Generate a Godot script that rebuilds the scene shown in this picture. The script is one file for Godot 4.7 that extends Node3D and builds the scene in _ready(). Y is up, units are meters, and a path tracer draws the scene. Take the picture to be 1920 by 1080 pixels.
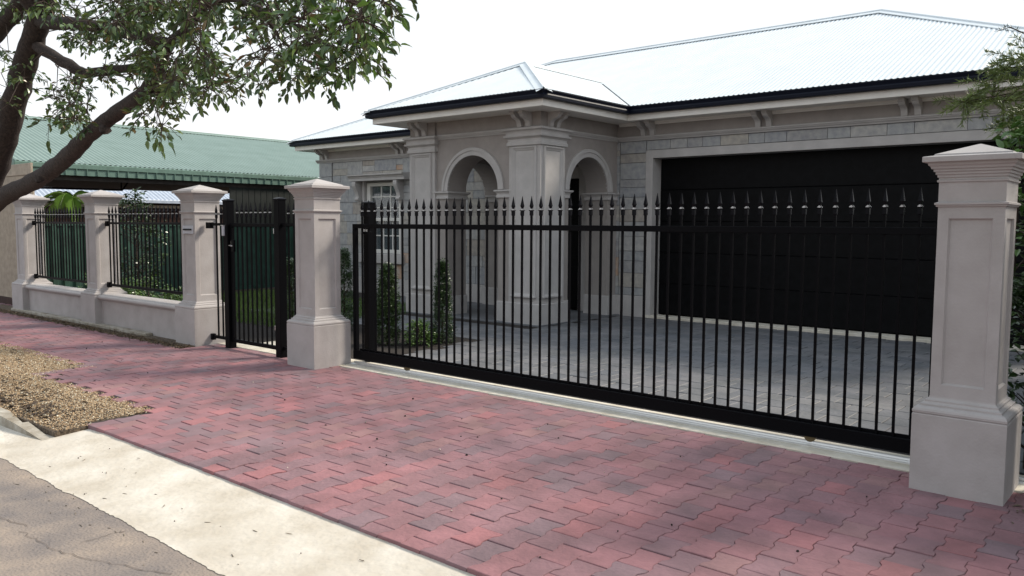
extends Node3D
# A gated house front seen from across the verge. y up, metres; the street runs along x, the house stands towards -z.

var rng := RandomNumberGenerator.new()
var M := {}
var used := {}

# ---------------------------------------------------------------- mesh collector
class MB:
	var v := PackedVector3Array()
	var n := PackedVector3Array()
	var c := PackedColorArray()
	var col := Color(1, 1, 1)
	var xf := Transform3D()
	func tri(a: Vector3, b: Vector3, d: Vector3) -> void:
		a = xf * a; b = xf * b; d = xf * d
		var nn := (b - a).cross(d - a)
		if nn.length_squared() < 1e-16:
			return
		nn = nn.normalized()
		v.push_back(a); v.push_back(d); v.push_back(b)
		for i in 3:
			n.push_back(nn); c.push_back(col)
	func tri_n(a: Vector3, b: Vector3, d: Vector3, na: Vector3, nb: Vector3, nd: Vector3) -> void:
		v.push_back(xf * a); v.push_back(xf * d); v.push_back(xf * b)
		n.push_back((xf.basis * na).normalized()); n.push_back((xf.basis * nd).normalized()); n.push_back((xf.basis * nb).normalized())
		for i in 3:
			c.push_back(col)
	func quad(a: Vector3, b: Vector3, d: Vector3, e: Vector3) -> void:
		tri(a, b, d); tri(a, d, e)
	# a box from lo to hi with its edges chamfered by bev
	func box(lo: Vector3, hi: Vector3, bev := 0.0) -> void:
		if bev <= 0.0:
			var p := []
			for i in 8:
				p.append(Vector3(hi.x if i & 1 else lo.x, hi.y if i & 2 else lo.y, hi.z if i & 4 else lo.z))
			quad(p[4], p[5], p[7], p[6]); quad(p[1], p[0], p[2], p[3]); quad(p[5], p[1], p[3], p[7])
			quad(p[0], p[4], p[6], p[2]); quad(p[6], p[7], p[3], p[2]); quad(p[0], p[1], p[5], p[4])
			return
		var o := []
		for i in 8:
			var s := Vector3(1 if i & 1 else -1, 1 if i & 2 else -1, 1 if i & 4 else -1)
			var q := Vector3(hi.x if i & 1 else lo.x, hi.y if i & 2 else lo.y, hi.z if i & 4 else lo.z)
			o.append([q - Vector3(0, s.y, s.z) * bev, q - Vector3(s.x, 0, s.z) * bev, q - Vector3(s.x, s.y, 0) * bev])
		var fc := [[5, 1, 3, 7, 0], [0, 4, 6, 2, 0], [6, 7, 3, 2, 1], [0, 1, 5, 4, 1], [4, 5, 7, 6, 2], [1, 0, 2, 3, 2]]
		for f in fc:
			var k: int = f[4]
			quad(o[f[0]][k], o[f[1]][k], o[f[2]][k], o[f[3]][k])
		var mid := (lo + hi) * 0.5
		for i in 8:
			_out(mid, o[i][0], o[i][1], o[i][2])
			for ax in 3:
				var j := i | (1 << ax)
				if j != i:
					var u := (ax + 1) % 3
					var w := (ax + 2) % 3
					_out(mid, o[i][u], o[j][u], o[j][w]); _out(mid, o[i][u], o[j][w], o[i][w])
	func _out(mid: Vector3, a: Vector3, b: Vector3, d: Vector3) -> void:
		if (b - a).cross(d - a).dot(a - mid) < 0.0:
			tri(a, d, b)
		else:
			tri(a, b, d)
	# square section swept up a profile of [half width, height]
	func square_loft(prof: Array, cap_top := true) -> void:
		for i in prof.size() - 1:
			var r: float = prof[i][0]
			var s: float = prof[i + 1][0]
			var y0: float = prof[i][1]
			var y1: float = prof[i + 1][1]
			var lo := [Vector3(-r, y0, r), Vector3(r, y0, r), Vector3(r, y0, -r), Vector3(-r, y0, -r)]
			var hi := [Vector3(-s, y1, s), Vector3(s, y1, s), Vector3(s, y1, -s), Vector3(-s, y1, -s)]
			for k in 4:
				quad(lo[k], lo[(k + 1) % 4], hi[(k + 1) % 4], hi[k])
		if cap_top:
			var t: float = prof[-1][0]
			var y: float = prof[-1][1]
			quad(Vector3(-t, y, t), Vector3(t, y, t), Vector3(t, y, -t), Vector3(-t, y, -t))
		var b: float = prof[0][0]
		var yb: float = prof[0][1]
		quad(Vector3(-b, yb, -b), Vector3(b, yb, -b), Vector3(b, yb, b), Vector3(-b, yb, b))
	# polygon (counter-clockwise in its plane) extruded from z0 to z1 in the plane given by origin/basis through xf
	func extrude(poly: PackedVector2Array, z0: float, z1: float) -> void:
		if Geometry2D.is_polygon_clockwise(poly):
			poly.reverse()
		var t := Geometry2D.triangulate_polygon(poly)
		for i in range(0, t.size(), 3):
			var a := poly[t[i]]
			var b := poly[t[i + 1]]
			var d := poly[t[i + 2]]
			if (b - a).cross(d - a) < 0.0:
				var sw := b
				b = d
				d = sw
			tri(Vector3(a.x, a.y, z1), Vector3(b.x, b.y, z1), Vector3(d.x, d.y, z1))
			tri(Vector3(a.x, a.y, z0), Vector3(d.x, d.y, z0), Vector3(b.x, b.y, z0))
		for i in poly.size():
			var a := poly[i]
			var b := poly[(i + 1) % poly.size()]
			quad(Vector3(a.x, a.y, z0), Vector3(b.x, b.y, z0), Vector3(b.x, b.y, z1), Vector3(a.x, a.y, z1))
	# smooth tube along points with radii
	func tube(pts: Array, rad: Array, sides := 8, rough := 0.0, sd := 0) -> void:
		var rings := []
		var norms := []
		var r2 := RandomNumberGenerator.new()
		r2.seed = sd
		var ref := Vector3(0.13, 0.31, 0.94)
		for i in pts.size():
			var d: Vector3 = (pts[mini(i + 1, pts.size() - 1)] - pts[maxi(i - 1, 0)]).normalized()
			var u := d.cross(ref).normalized()
			ref = u.cross(d).normalized() if i > 0 else ref
			u = d.cross(ref).normalized()
			var w := d.cross(u)
			var ring := []
			var nr := []
			for k in sides:
				var a := TAU * k / sides
				var q := u * cos(a) + w * sin(a)
				var rr: float = rad[i] * (1.0 + rough * (r2.randf() - 0.5))
				ring.append(pts[i] + q * rr); nr.append(q)
			rings.append(ring); norms.append(nr)
		for i in pts.size() - 1:
			for k in sides:
				var l := (k + 1) % sides
				tri_n(rings[i][k], rings[i][l], rings[i + 1][l], norms[i][k], norms[i][l], norms[i + 1][l])
				tri_n(rings[i][k], rings[i + 1][l], rings[i + 1][k], norms[i][k], norms[i + 1][l], norms[i + 1][k])
	func mesh() -> ArrayMesh:
		var am := ArrayMesh.new()
		if v.is_empty():
			return am
		var arr := []
		arr.resize(Mesh.ARRAY_MAX)
		arr[Mesh.ARRAY_VERTEX] = v
		arr[Mesh.ARRAY_NORMAL] = n
		arr[Mesh.ARRAY_COLOR] = c
		am.add_surface_from_arrays(Mesh.PRIMITIVE_TRIANGLES, arr)
		return am

# ---------------------------------------------------------------- scene helpers
func numbered(called: String) -> String:
	var k: int = used.get(called, -1) + 1
	used[called] = k
	return called if k == 0 else "%s_%03d" % [called, k]

func thing(called: String, label: String, category: String, at := Vector3.ZERO, group := "") -> Node3D:
	var o := Node3D.new()
	o.name = numbered(called)
	add_child(o)
	o.position = at
	tag(o, label, category, group)
	return o

func tag(o: Node, label: String, category: String, group := "") -> void:
	o.set_meta("label", label); o.set_meta("category", category)
	if group != "":
		o.set_meta("group", group)

func put(called: String, mesh: Mesh, mat: Material, parent: Node = null, at := Transform3D()) -> MeshInstance3D:
	var o := MeshInstance3D.new()
	o.mesh = mesh
	o.material_override = mat
	o.transform = at
	if parent == null:
		o.name = numbered(called)
		add_child(o)
	else:
		if not parent.has_meta("_n"):
			parent.set_meta("_n", {})
		var d: Dictionary = parent.get_meta("_n")
		var k: int = d.get(called, -1) + 1
		d[called] = k
		o.name = called if k == 0 else "%s_%03d" % [called, k]
		parent.add_child(o, true)
	return o

func put_many(called: String, mesh: Mesh, mat: Material, parent: Node, xfs: Array, cols: PackedColorArray) -> MultiMeshInstance3D:
	var mm := MultiMesh.new()
	mm.transform_format = MultiMesh.TRANSFORM_3D
	mm.use_colors = true
	mm.mesh = mesh
	mm.instance_count = xfs.size()
	for i in xfs.size():
		mm.set_instance_transform(i, xfs[i])
		mm.set_instance_color(i, cols[i])
	var o := MultiMeshInstance3D.new()
	o.multimesh = mm
	o.material_override = mat
	if parent == null:
		o.name = numbered(called)
		add_child(o)
	else:
		o.name = called
		parent.add_child(o, true)
	o.set_meta("kind", "stuff")
	return o

func struct(called: String, mesh: Mesh, mat: Material) -> MeshInstance3D:
	var o := put(called, mesh, mat)
	o.set_meta("kind", "structure")
	return o

func clean(o: Node) -> void:
	if o.has_meta("_n"):
		o.remove_meta("_n")
	for k in o.get_children():
		clean(k)

func V(x: float, y: float, z: float) -> Vector3:
	return Vector3(x, y, z)

func block(lo: Vector3, hi: Vector3, bev := 0.0) -> ArrayMesh:
	var m := MB.new()
	m.box(lo, hi, bev)
	return m.mesh()

# ---------------------------------------------------------------- materials
func noise(sd: int, freq: float, oct: int, lo: Color, hi: Color, size := 512, contrast := 0.0) -> NoiseTexture2D:
	var f := FastNoiseLite.new()
	f.seed = sd
	f.noise_type = FastNoiseLite.TYPE_SIMPLEX_SMOOTH
	f.frequency = freq
	f.fractal_octaves = oct
	f.fractal_gain = 0.6
	var t := NoiseTexture2D.new()
	t.width = size; t.height = size
	t.seamless = true
	t.noise = f
	var g := Gradient.new()
	g.set_color(0, lo); g.set_color(1, hi)
	g.set_offset(0, contrast); g.set_offset(1, 1.0 - contrast)
	t.color_ramp = g
	return t

func bump(sd: int, freq: float, oct: int, strength: float, size := 512) -> NoiseTexture2D:
	var f := FastNoiseLite.new()
	f.seed = sd
	f.noise_type = FastNoiseLite.TYPE_SIMPLEX_SMOOTH
	f.frequency = freq
	f.fractal_octaves = oct
	var t := NoiseTexture2D.new()
	t.width = size; t.height = size
	t.seamless = true
	t.noise = f
	t.as_normal_map = true
	t.bump_strength = strength
	return t

func mat(lin: Color, rough: float, tex: Texture2D = null, scale := 1.0, nrm: Texture2D = null, ns := 1.0) -> StandardMaterial3D:
	var m := StandardMaterial3D.new()
	m.albedo_color = lin.linear_to_srgb()
	m.roughness = rough
	if tex or nrm:
		m.uv1_triplanar = true
		m.uv1_world_triplanar = true
		m.uv1_scale = Vector3.ONE * scale
	if tex:
		m.albedo_texture = tex
	if nrm:
		m.normal_enabled = true
		m.normal_texture = nrm
		m.normal_scale = ns
	return m

func g8(x: float) -> Color:
	return Color(x, x, x)

func make_materials() -> void:
	var grain := noise(3, 0.02, 6, g8(0.80), g8(1.0))
	var grain2 := noise(8, 0.012, 5, g8(0.62), g8(1.0))
	var sand := bump(4, 0.22, 3, 1.5)
	var rough_n := bump(5, 0.10, 4, 3.0)
	M.render = mat(Color(0.425, 0.398, 0.392), 0.85, noise(21, 0.006, 9, Color(0.925, 0.922, 0.915), g8(1.0), 1024, 0.1), 0.45, sand, 0.14)
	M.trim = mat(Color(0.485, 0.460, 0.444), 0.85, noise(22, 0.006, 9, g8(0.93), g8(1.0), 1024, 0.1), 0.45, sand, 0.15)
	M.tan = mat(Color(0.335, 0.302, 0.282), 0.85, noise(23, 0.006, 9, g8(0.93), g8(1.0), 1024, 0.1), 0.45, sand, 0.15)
	M.fascia = mat(Color(0.84, 0.805, 0.745), 0.45, noise(24, 0.01, 5, g8(0.95), g8(1.0)), 0.6)
	M.window_white = mat(Color(0.68, 0.66, 0.62), 0.4)
	M.gutter = mat(Color(0.005, 0.007, 0.016), 0.5)
	M.gutter.metallic_specular = 0.3
	M.roof_white = mat(Color(0.69, 0.74, 0.765), 0.4, noise(31, 0.01, 4, g8(0.93), g8(1.0)), 0.3)
	M.roof_green = mat(Color(0.225, 0.305, 0.275), 0.5, noise(32, 0.01, 5, Color(0.86, 0.88, 0.86), g8(1.0)), 0.25)
	M.green_trim = mat(Color(0.13, 0.225, 0.185), 0.5, grain, 0.5)
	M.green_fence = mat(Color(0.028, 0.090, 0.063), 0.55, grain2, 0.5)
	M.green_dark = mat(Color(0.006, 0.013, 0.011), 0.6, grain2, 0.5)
	M.blue_roof = mat(Color(0.46, 0.52, 0.62), 0.5, grain, 0.3)
	M.black = mat(Color(0.004, 0.004, 0.005), 0.4)
	M.black.metallic_specular = 0.16
	M.finial = mat(Color(0.005, 0.005, 0.007), 0.3)
	M.finial.metallic_specular = 0.2
	M.collar = mat(Color(0.42, 0.42, 0.43), 0.25)
	M.collar.metallic = 0.8
	M.door = mat(Color(0.0045, 0.0045, 0.0055), 0.45, grain2, 1.0)
	M.door.metallic_specular = 0.22
	M.galv = mat(Color(0.80, 0.80, 0.79), 0.35)
	M.galv.metallic = 0.8
	M.chrome = mat(Color(0.5, 0.5, 0.5), 0.25)
	M.chrome.metallic = 0.9
	M.wheel = mat(Color(0.09, 0.06, 0.02), 0.7)
	M.plate = mat(Color(0.45, 0.46, 0.50), 0.4)
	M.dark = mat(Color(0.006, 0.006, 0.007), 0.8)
	M.interior = mat(Color(0.05, 0.05, 0.05), 0.9)
	M.cream_wall = mat(Color(0.42, 0.35, 0.27), 0.7, grain, 0.6)
	M.brick_dark = mat(Color(0.06, 0.025, 0.018), 0.9, grain2, 0.8)
	M.timber = mat(Color(0.05, 0.04, 0.035), 0.8, grain2, 0.8)
	M.glass = StandardMaterial3D.new()
	M.glass.transparency = BaseMaterial3D.TRANSPARENCY_ALPHA
	M.glass.albedo_color = Color(0.6, 0.65, 0.68, 0.12)
	M.glass.roughness = 0.05
	M.concrete = mat(Color(0.64, 0.60, 0.535), 0.9, noise(41, 0.004, 10, Color(0.86, 0.84, 0.81), g8(1.0), 1024, 0.1), 0.4, rough_n, 0.25)
	M.kerb = mat(Color(0.50, 0.475, 0.425), 0.9, noise(42, 0.01, 6, Color(0.62, 0.58, 0.52), g8(1.0)), 0.7, rough_n, 0.4)
	M.strip = mat(Color(0.72, 0.68, 0.60), 0.85, noise(43, 0.01, 6, Color(0.84, 0.82, 0.78), g8(1.0)), 0.6)
	M.asphalt = mat(Color(0.31, 0.268, 0.238), 0.95, noise(44, 0.004, 10, Color(0.74, 0.745, 0.77), Color(1.0, 0.97, 0.93), 1024, 0.1), 0.4, bump(46, 0.25, 3, 3.0), 0.5)
	M.crack = mat(Color(0.13, 0.105, 0.09), 1.0)
	M.bed = mat(Color(0.030, 0.022, 0.017), 1.0, grain2, 1.5, rough_n, 1.2)
	M.dirt = mat(Color(0.22, 0.165, 0.115), 1.0, noise(45, 0.03, 6, g8(0.45), g8(1.0)), 1.2, rough_n, 1.2)
	M.joint = mat(Color(0.055, 0.042, 0.040), 1.0, grain2, 2.0)
	M.gravel = mat(Color(1, 1, 1), 0.9)
	M.gravel.vertex_color_use_as_albedo = true
	M.tint = mat(Color(1, 1, 1), 0.8)
	M.tint.vertex_color_use_as_albedo = true
	M.bark = mat(Color(0.085, 0.062, 0.052), 0.95, noise(51, 0.03, 6, Color(0.35, 0.33, 0.33), g8(1.0)), 1.6, bump(52, 0.05, 5, 7.0), 1.0)
	M.twig = mat(Color(0.045, 0.030, 0.022), 0.9)
	M.leaf = mat(Color(1, 1, 1), 0.30)
	M.leaf.vertex_color_use_as_albedo = true
	M.leaf.backlight_enabled = true
	M.leaf.backlight = Color(0.24, 0.34, 0.09)
	var pt := noise(61, 0.0035, 10, Color(0.80, 0.81, 0.80), Color(1.0, 0.99, 0.98), 1024, 0.12)
	M.red = []
	for q in [Color(0.345, 0.165, 0.184), Color(0.322, 0.162, 0.183), Color(0.300, 0.164, 0.186), Color(0.280, 0.164, 0.188), Color(0.258, 0.168, 0.192), Color(0.312, 0.162, 0.182), Color(0.385, 0.165, 0.180), Color(0.285, 0.163, 0.186), Color(0.335, 0.184, 0.192)]:
		M.red.append(mat(q * 0.95, 0.85, pt, 0.45, rough_n, 0.3))
	M.red_any = mat(Color(1, 1, 1), 0.85, pt, 0.45)
	M.red_any.vertex_color_use_as_albedo = true
	M.grey = []
	for q in [Color(0.158, 0.162, 0.178), Color(0.174, 0.176, 0.190), Color(0.145, 0.151, 0.170), Color(0.188, 0.188, 0.200), Color(0.165, 0.164, 0.178)]:
		M.grey.append(mat(q, 0.6, pt, 0.4, rough_n, 0.25))
	M.grey_any = mat(Color(1, 1, 1), 0.6, pt, 0.4)
	M.grey_any.vertex_color_use_as_albedo = true
	var st := noise(71, 0.012, 6, Color(0.84, 0.84, 0.85), Color(1.0, 0.99, 0.97), 512, 0.1)
	M.stone = []
	for q in [Color(0.41, 0.42, 0.43), Color(0.45, 0.45, 0.45), Color(0.38, 0.39, 0.41), Color(0.48, 0.475, 0.465), Color(0.42, 0.43, 0.44), Color(0.48, 0.455, 0.415), Color(0.44, 0.415, 0.385), Color(0.42, 0.385, 0.35), Color(0.395, 0.395, 0.40), Color(0.52, 0.515, 0.505)]:
		M.stone.append(mat(q, 0.9, st, 1.1, rough_n, 0.35))
	M.rust_stone = mat(Color(0.46, 0.41, 0.37), 0.9, noise(72, 0.008, 5, Color(0.97, 0.84, 0.74), g8(1.0), 512, 0.15), 1.0)
	M.mortar = mat(Color(0.24, 0.235, 0.23), 1.0)

# ---------------------------------------------------------------- ground
func in_frame(p: Vector3) -> bool:
	var q := cam_inv * p
	if q.z > -0.3:
		return false
	return absf(q.x / -q.z) < 0.66 and absf(q.y / -q.z) < 0.38

var cam_inv := Transform3D()

func paver_mesh(half: int, sd: int) -> ArrayMesh:
	var r := RandomNumberGenerator.new()
	r.seed = sd
	var g := 0.0026
	var s := 0.0010
	var we := 0.084 - s
	var wm := 0.075 - s
	var ww := 0.066 - s
	var side := [[we, 0.1 - g], [we, 0.068], [we - 0.003, 0.060], [wm, 0.050], [ww + 0.003, 0.040], [ww, 0.031], [ww, 0.0], [ww, -0.031], [ww + 0.003, -0.040], [wm, -0.050], [we - 0.003, -0.060], [we, -0.068], [we, -0.1 + g]]
	var pts := PackedVector2Array()
	for q in side:
		if half == 0 or (half > 0 and q[1] >= 0.0) or (half < 0 and q[1] <= 0.0):
			pts.push_back(Vector2(q[0], q[1]))
	for i in range(pts.size() - 1, -1, -1):
		pts.push_back(Vector2(-pts[i].x, pts[i].y))
	var m := MB.new()
	var ctr := Vector3(0, 0, half * 0.05)
	for i in pts.size():
		var a := pts[i]
		var b := pts[(i + 1) % pts.size()]
		var ia := V(a.x * 0.972, 0.0, ctr.z + (a.y - ctr.z) * 0.965)
		var ib := V(b.x * 0.972, 0, ctr.z + (b.y - ctr.z) * 0.965)
		ia.y = 0.0
		m.tri_n(ctr, ia, ib, Vector3.UP, Vector3.UP, Vector3.UP)
		m.quad(V(a.x, -0.0025, a.y), V(b.x, -0.0025, b.y), ib, ia)
		m.quad(V(a.x, -0.055, a.y), V(b.x, -0.055, b.y), V(b.x, -0.0025, b.y), V(a.x, -0.0025, a.y))
	return fix_up(m)

# pavers are wound by hand: turn every face outward from a point below the middle
func fix_up(m: MB) -> ArrayMesh:
	for i in range(0, m.v.size(), 3):
		var c := (m.v[i] + m.v[i + 1] + m.v[i + 2]) / 3.0
		var nn := (m.v[i + 2] - m.v[i]).cross(m.v[i + 1] - m.v[i])
		if nn.dot(c - Vector3(0, -0.06, c.z * 0.9)) < 0.0:
			var t := m.v[i + 1]
			m.v[i + 1] = m.v[i + 2]
			m.v[i + 2] = t
			nn = -nn
		nn = nn.normalized()
		for k in 3:
			m.n[i + k] = nn
	return m.mesh()

func lay(parent: Node3D, called: String, spots: Array, meshes: Array, mats: Array, any: Material, cols: Array) -> void:
	# spots: [position, mesh number, tone]; the 300 that show largest are pieces of their own
	var order := []
	for s in spots:
		var d: float = (s[0] - Vector3(0, 1.5, 0)).length()
		order.append([d if in_frame(s[0]) else d + 100.0, s])
	order.sort_custom(func(a, b): return a[0] < b[0])
	var rest := {}
	for i in order.size():
		var s: Array = order[i][1]
		var b := Basis.from_euler(Vector3(rng.randfn() * 0.005, rng.randf_range(-0.006, 0.006), rng.randfn() * 0.006))
		var x := Transform3D(b, s[0] + V(rng.randf_range(-0.0008, 0.0008), rng.randfn() * 0.0013, rng.randf_range(-0.0008, 0.0008)))
		if i < 300:
			put(called, meshes[s[1]], mats[s[2]], parent, x)
		else:
			if not rest.has(s[1]):
				rest[s[1]] = [[], PackedColorArray()]
			rest[s[1]][0].append(x)
			rest[s[1]][1].push_back(cols[s[2]])
	for k in rest:
		put_many("far_pavers", meshes[k], any, parent, rest[k][0], rest[k][1])

func build_ground() -> void:
	struct("ground", block(V(-250, -0.6, -250), V(250, -0.16, 250)), M.dirt)
	# road: a cambered sheet, the concrete gutter, and the apron that climbs to the pavers
	var m := MB.new()
	var xs := [-90.0, -40.0, -16.0, -8.0, -4.0, 0.0, 4.0, 8.0, 40.0, 90.0]
	var zs := [-1.905, -1.2, 0.0, 2.0, 4.5]
	var ys := [-0.074, -0.055, -0.03, 0.0, 0.02]
	for i in xs.size() - 1:
		for k in zs.size() - 1:
			m.quad(V(xs[i], ys[k], zs[k]), V(xs[i], ys[k + 1], zs[k + 1]), V(xs[i + 1], ys[k + 1], zs[k + 1]), V(xs[i + 1], ys[k], zs[k]))
	var road := struct("road", m.mesh(), M.asphalt)
	# cracks in the asphalt, thin sunken-looking ribbons of dark filler
	var r := RandomNumberGenerator.new()
	r.seed = 77
	for line in [[V(-5.05, 0, -1.45), V(-4.55, 0, -1.52)], [V(-4.12, 0, -1.60), V(-4.14, 0, -1.84)], [V(-4.5, 0, -1.47), V(-4.05, 0, -1.50)], [V(-4.05, 0, -1.50), V(-3.45, 0, -1.72)]]:
		var cm := MB.new()
		var prev := V(0, 0, 0)
		for i in 15:
			var t := i / 14.0
			var p: Vector3 = line[0].lerp(line[1], t) + V(r.randf_range(-0.012, 0.012), 0, r.randf_range(-0.014, 0.014))
			p.y = road_y(p.z) + 0.004
			if i > 0:
				var s := (p - prev).cross(Vector3.UP).normalized() * r.randf_range(0.0008, 0.0026)
				cm.quad(prev - s, p - s, p + s, prev + s)
			prev = p
		put("crack", cm.mesh(), M.crack, road)
	var ap := MB.new()
	var n := 60
	for i in n:
		var x0 := -30.0 + i
		var x1 := x0 + 1.0
		ap.quad(V(x0, apron_y(x0, -2.56), -2.56), V(x0, apron_y(x0, -2.2), -2.2), V(x1, apron_y(x1, -2.2), -2.2), V(x1, apron_y(x1, -2.56), -2.56))
		ap.quad(V(x0, apron_y(x0, -2.2), -2.2), V(x0, -0.072, -1.9), V(x1, -0.072, -1.9), V(x1, apron_y(x1, -2.2), -2.2))
	# broken lip where the concrete meets the asphalt
	var fn := FastNoiseLite.new()
	fn.seed = 5
	fn.frequency = 1.0
	fn.fractal_octaves = 3
	var pz := -1.89
	for i in 700:
		var x := -9.0 + i * 0.014
		var e := fn.get_noise_1d(x * 2.2) * 0.02 + fn.get_noise_1d(x * 14.0 + 50.0) * 0.012
		var z1 := -1.893 + maxf(0.0, 0.010 + e)
		if i > 0:
			ap.quad(V(x - 0.014, -0.0695, -1.91), V(x - 0.014, road_y(pz) + 0.003, pz), V(x, road_y(z1) + 0.003, z1), V(x, -0.0695, -1.91))
		pz = z1
	struct("gutter_apron", ap.mesh(), M.concrete)
	# kerb stone with its sloping end
	var k := MB.new()
	var kp := [[-30.0, 0.004], [-7.15, 0.004], [-6.75, -0.012], [-6.02, -0.068]]
	for i in kp.size() - 1:
		var a: Array = kp[i]
		var b: Array = kp[i + 1]
		var wa := 0.10 if i < 2 else 0.09
		var wb := 0.10 if i < 1 else 0.05
		k.quad(V(a[0], a[1], -2.205), V(b[0], b[1], -2.205), V(b[0], b[1], -2.205 - wb), V(a[0], a[1], -2.205 - wa))
		k.quad(V(a[0], -0.2, -2.19), V(b[0], -0.2, -2.19), V(b[0], b[1], -2.205), V(a[0], a[1], -2.205))
		k.quad(V(b[0], -0.2, -2.205 - wb), V(a[0], -0.2, -2.205 - wa), V(a[0], a[1], -2.205 - wa), V(b[0], b[1], -2.205 - wb))
	struct("kerb", k.mesh(), M.kerb)
	# footpath of interlocking pavers
	var base := MB.new()
	base.box(V(-30, -0.15, -5.36), V(8, -0.009, -3.64)); base.box(V(-8.9, -0.15, -3.64), V(8, -0.009, -3.1)); base.box(V(-6.35, -0.15, -3.1), V(8, -0.009, -2.545))
	var path := struct("footpath", base.mesh(), M.joint)
	var meshes := [paver_mesh(0, 1), paver_mesh(1, 2), paver_mesh(-1, 3)]
	var spots := []
	for i in range(-140, 26):
		var x := -2.315 + 0.15 * i
		for j in range(-10, 32):
			var z := -3.43 - 0.1 * posmod(i, 2) - 0.2 * (j - 8)
			var mk := 0
			if z > -2.492 - 0.099:
				if z > -2.492 + 0.001:
					continue
				if absf(z + 2.53) < 0.06:
					mk = -1
				else:
					continue
			var zc := z - 0.05 if mk == -1 else z
			if zc < -5.36 or x < -20.0 or x > 0.9:
				continue
			if x < -6.33 and zc > -3.06:
				continue
			if x < -8.85 and zc > -3.60:
				continue
			if x < -6.36 and x > -8.3 and zc > -2.99:
				continue
			if x < -9.3 and zc < -4.86 and x > -16.2:
				continue
			if x > -0.6 and zc < -4.75:
				continue
			spots.append([V(x, 0, z), 0 if mk == 0 else 2, tone(x, z)])
	var cols := []
	for q in M.red:
		cols.append(q.albedo_color.srgb_to_linear())
	lay(path, "paver", spots, meshes, M.red, M.red_any, cols)
	# the verge of pale bark and gravel
	var vb := MB.new()
	vb.box(V(-30, -0.15, -3.62), V(-8.87, -0.012, -2.3)); vb.box(V(-8.87, -0.15, -3.08), V(-6.43, -0.014, -2.3)); vb.box(V(-6.43, -0.15, -2.9), V(-6.27, -0.016, -2.3))
	struct("verge", vb.mesh(), M.dirt)
	var peb := MB.new()
	var ico := [V(1, 0, 0), V(-0.9, 0.1, 0.1), V(0.1, 0.6, 0.1), V(0, -0.4, 0), V(0.1, 0.1, 0.75), V(-0.1, 0, -0.8)]
	for f in [[0, 2, 4], [2, 1, 4], [1, 3, 4], [3, 0, 4], [2, 0, 5], [1, 2, 5], [3, 1, 5], [0, 3, 5]]:
		peb._out(Vector3.ZERO, ico[f[0]], ico[f[1]], ico[f[2]])
	var pm := peb.mesh()
	var xs2 := []
	var pc := PackedColorArray()
	r.seed = 12
	while xs2.size() < 60000:
		var x := r.randf_range(-15.0, -6.25)
		var z := r.randf_range(-3.66, -2.27)
		if x > -8.8 + r.randf() * 0.1 and z < -3.06 - absf(r.randfn()) * 0.03:
			continue
		if x > -6.37 and z < -2.56:
			continue
		if z < -3.63 or (x > -6.95 and z > -2.31):
			continue
		if x < -11.0 and r.randf() < 0.6:
			continue
		var s := r.randf_range(0.003, 0.010) * r.randf_range(0.7, 1.0)
		xs2.append(Transform3D(Basis.from_euler(V(r.randf() * 0.7 - 0.35, r.randf() * TAU, r.randf() * 0.7 - 0.35)).scaled(V(s * r.randf_range(1, 1.9), s, s)), V(x, -0.008 + r.randf() * 0.009, z)))
		var t := r.randf()
		var clump := sin(x * 3.1 + 1.3) * cos(z * 7.0 - x) * 0.5 + 0.5
		if t < 0.12 + 0.16 * clump and z > -2.85:
			pc.push_back(Color(0.05, 0.035, 0.02))
		elif t < 0.42:
			pc.push_back(Color(0.57, 0.44, 0.29).lerp(Color(0.42, 0.295, 0.175), r.randf()))
		elif t < 0.90:
			pc.push_back(Color(0.46, 0.33, 0.195).lerp(Color(0.30, 0.195, 0.108), r.randf()))
		else:
			pc.push_back(Color(0.72, 0.66, 0.52))
	put_many("verge_gravel", pm, M.gravel, null, xs2, pc)
	tag(get_child(get_child_count() - 1), "tan bark chips and gravel covering the verge beside the kerb", "gravel")
	# narrow strip of soil and litter along the foot of the low wall
	struct("soil_strip", block(V(-16.6, -0.1, -5.3), V(-9.35, 0.004, -4.85)), M.dirt)
	# inside the gates: driveway, garden soil, lawn bed
	var db := MB.new()
	db.box(V(-12.7, -0.15, -11.6), V(-0.72, -0.010, -7.8)); db.box(V(-7.06, -0.15, -7.8), V(-0.72, -0.010, -5.72))
	var drive := struct("driveway", db.mesh(), M.joint)
	var dm := block(V(-0.122, -0.022, -0.1245), V(0.122, 0.0, 0.1245), 0.004)
	var dspots := []
	for j in 23:
		var z := -5.915 - 0.255 * j
		for i in 50:
			var x := -12.6 + 0.25 * i + 0.125 * posmod(j, 2) + 0.02 * sin(j * 2.3)
			if x > -0.8 or (x < -7.0 - (-z - 6.4) * 0.17 and z > -7.8) or (x < -7.3 and z > -7.8):
				continue
			if z < -9.2 and x > -10.45 and x < -7.4:
				continue
			dspots.append([V(x, 0, z), 0, rng.randi() % 5])
	var dcols := []
	for q in M.grey:
		dcols.append(q.albedo_color.srgb_to_linear())
	lay(drive, "paver", dspots, [dm], M.grey, M.grey_any, dcols)
	struct("garden_soil", block(V(-16.3, -0.15, -11.5), V(-7.06, -0.006, -5.4)), M.bed)
	struct("path", block(V(-9.0, -0.1, -6.1), V(-7.75, 0.003, -5.42)), M.strip)
	struct("gate_track_strip", block(V(-9.45, -0.1, -5.71), V(-0.72, 0.006, -5.345), 0.003), M.strip)
	struct("side_soil", block(V(-0.72, -0.15, -5.6), V(4.5, -0.004, -4.72)), M.bed)

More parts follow.
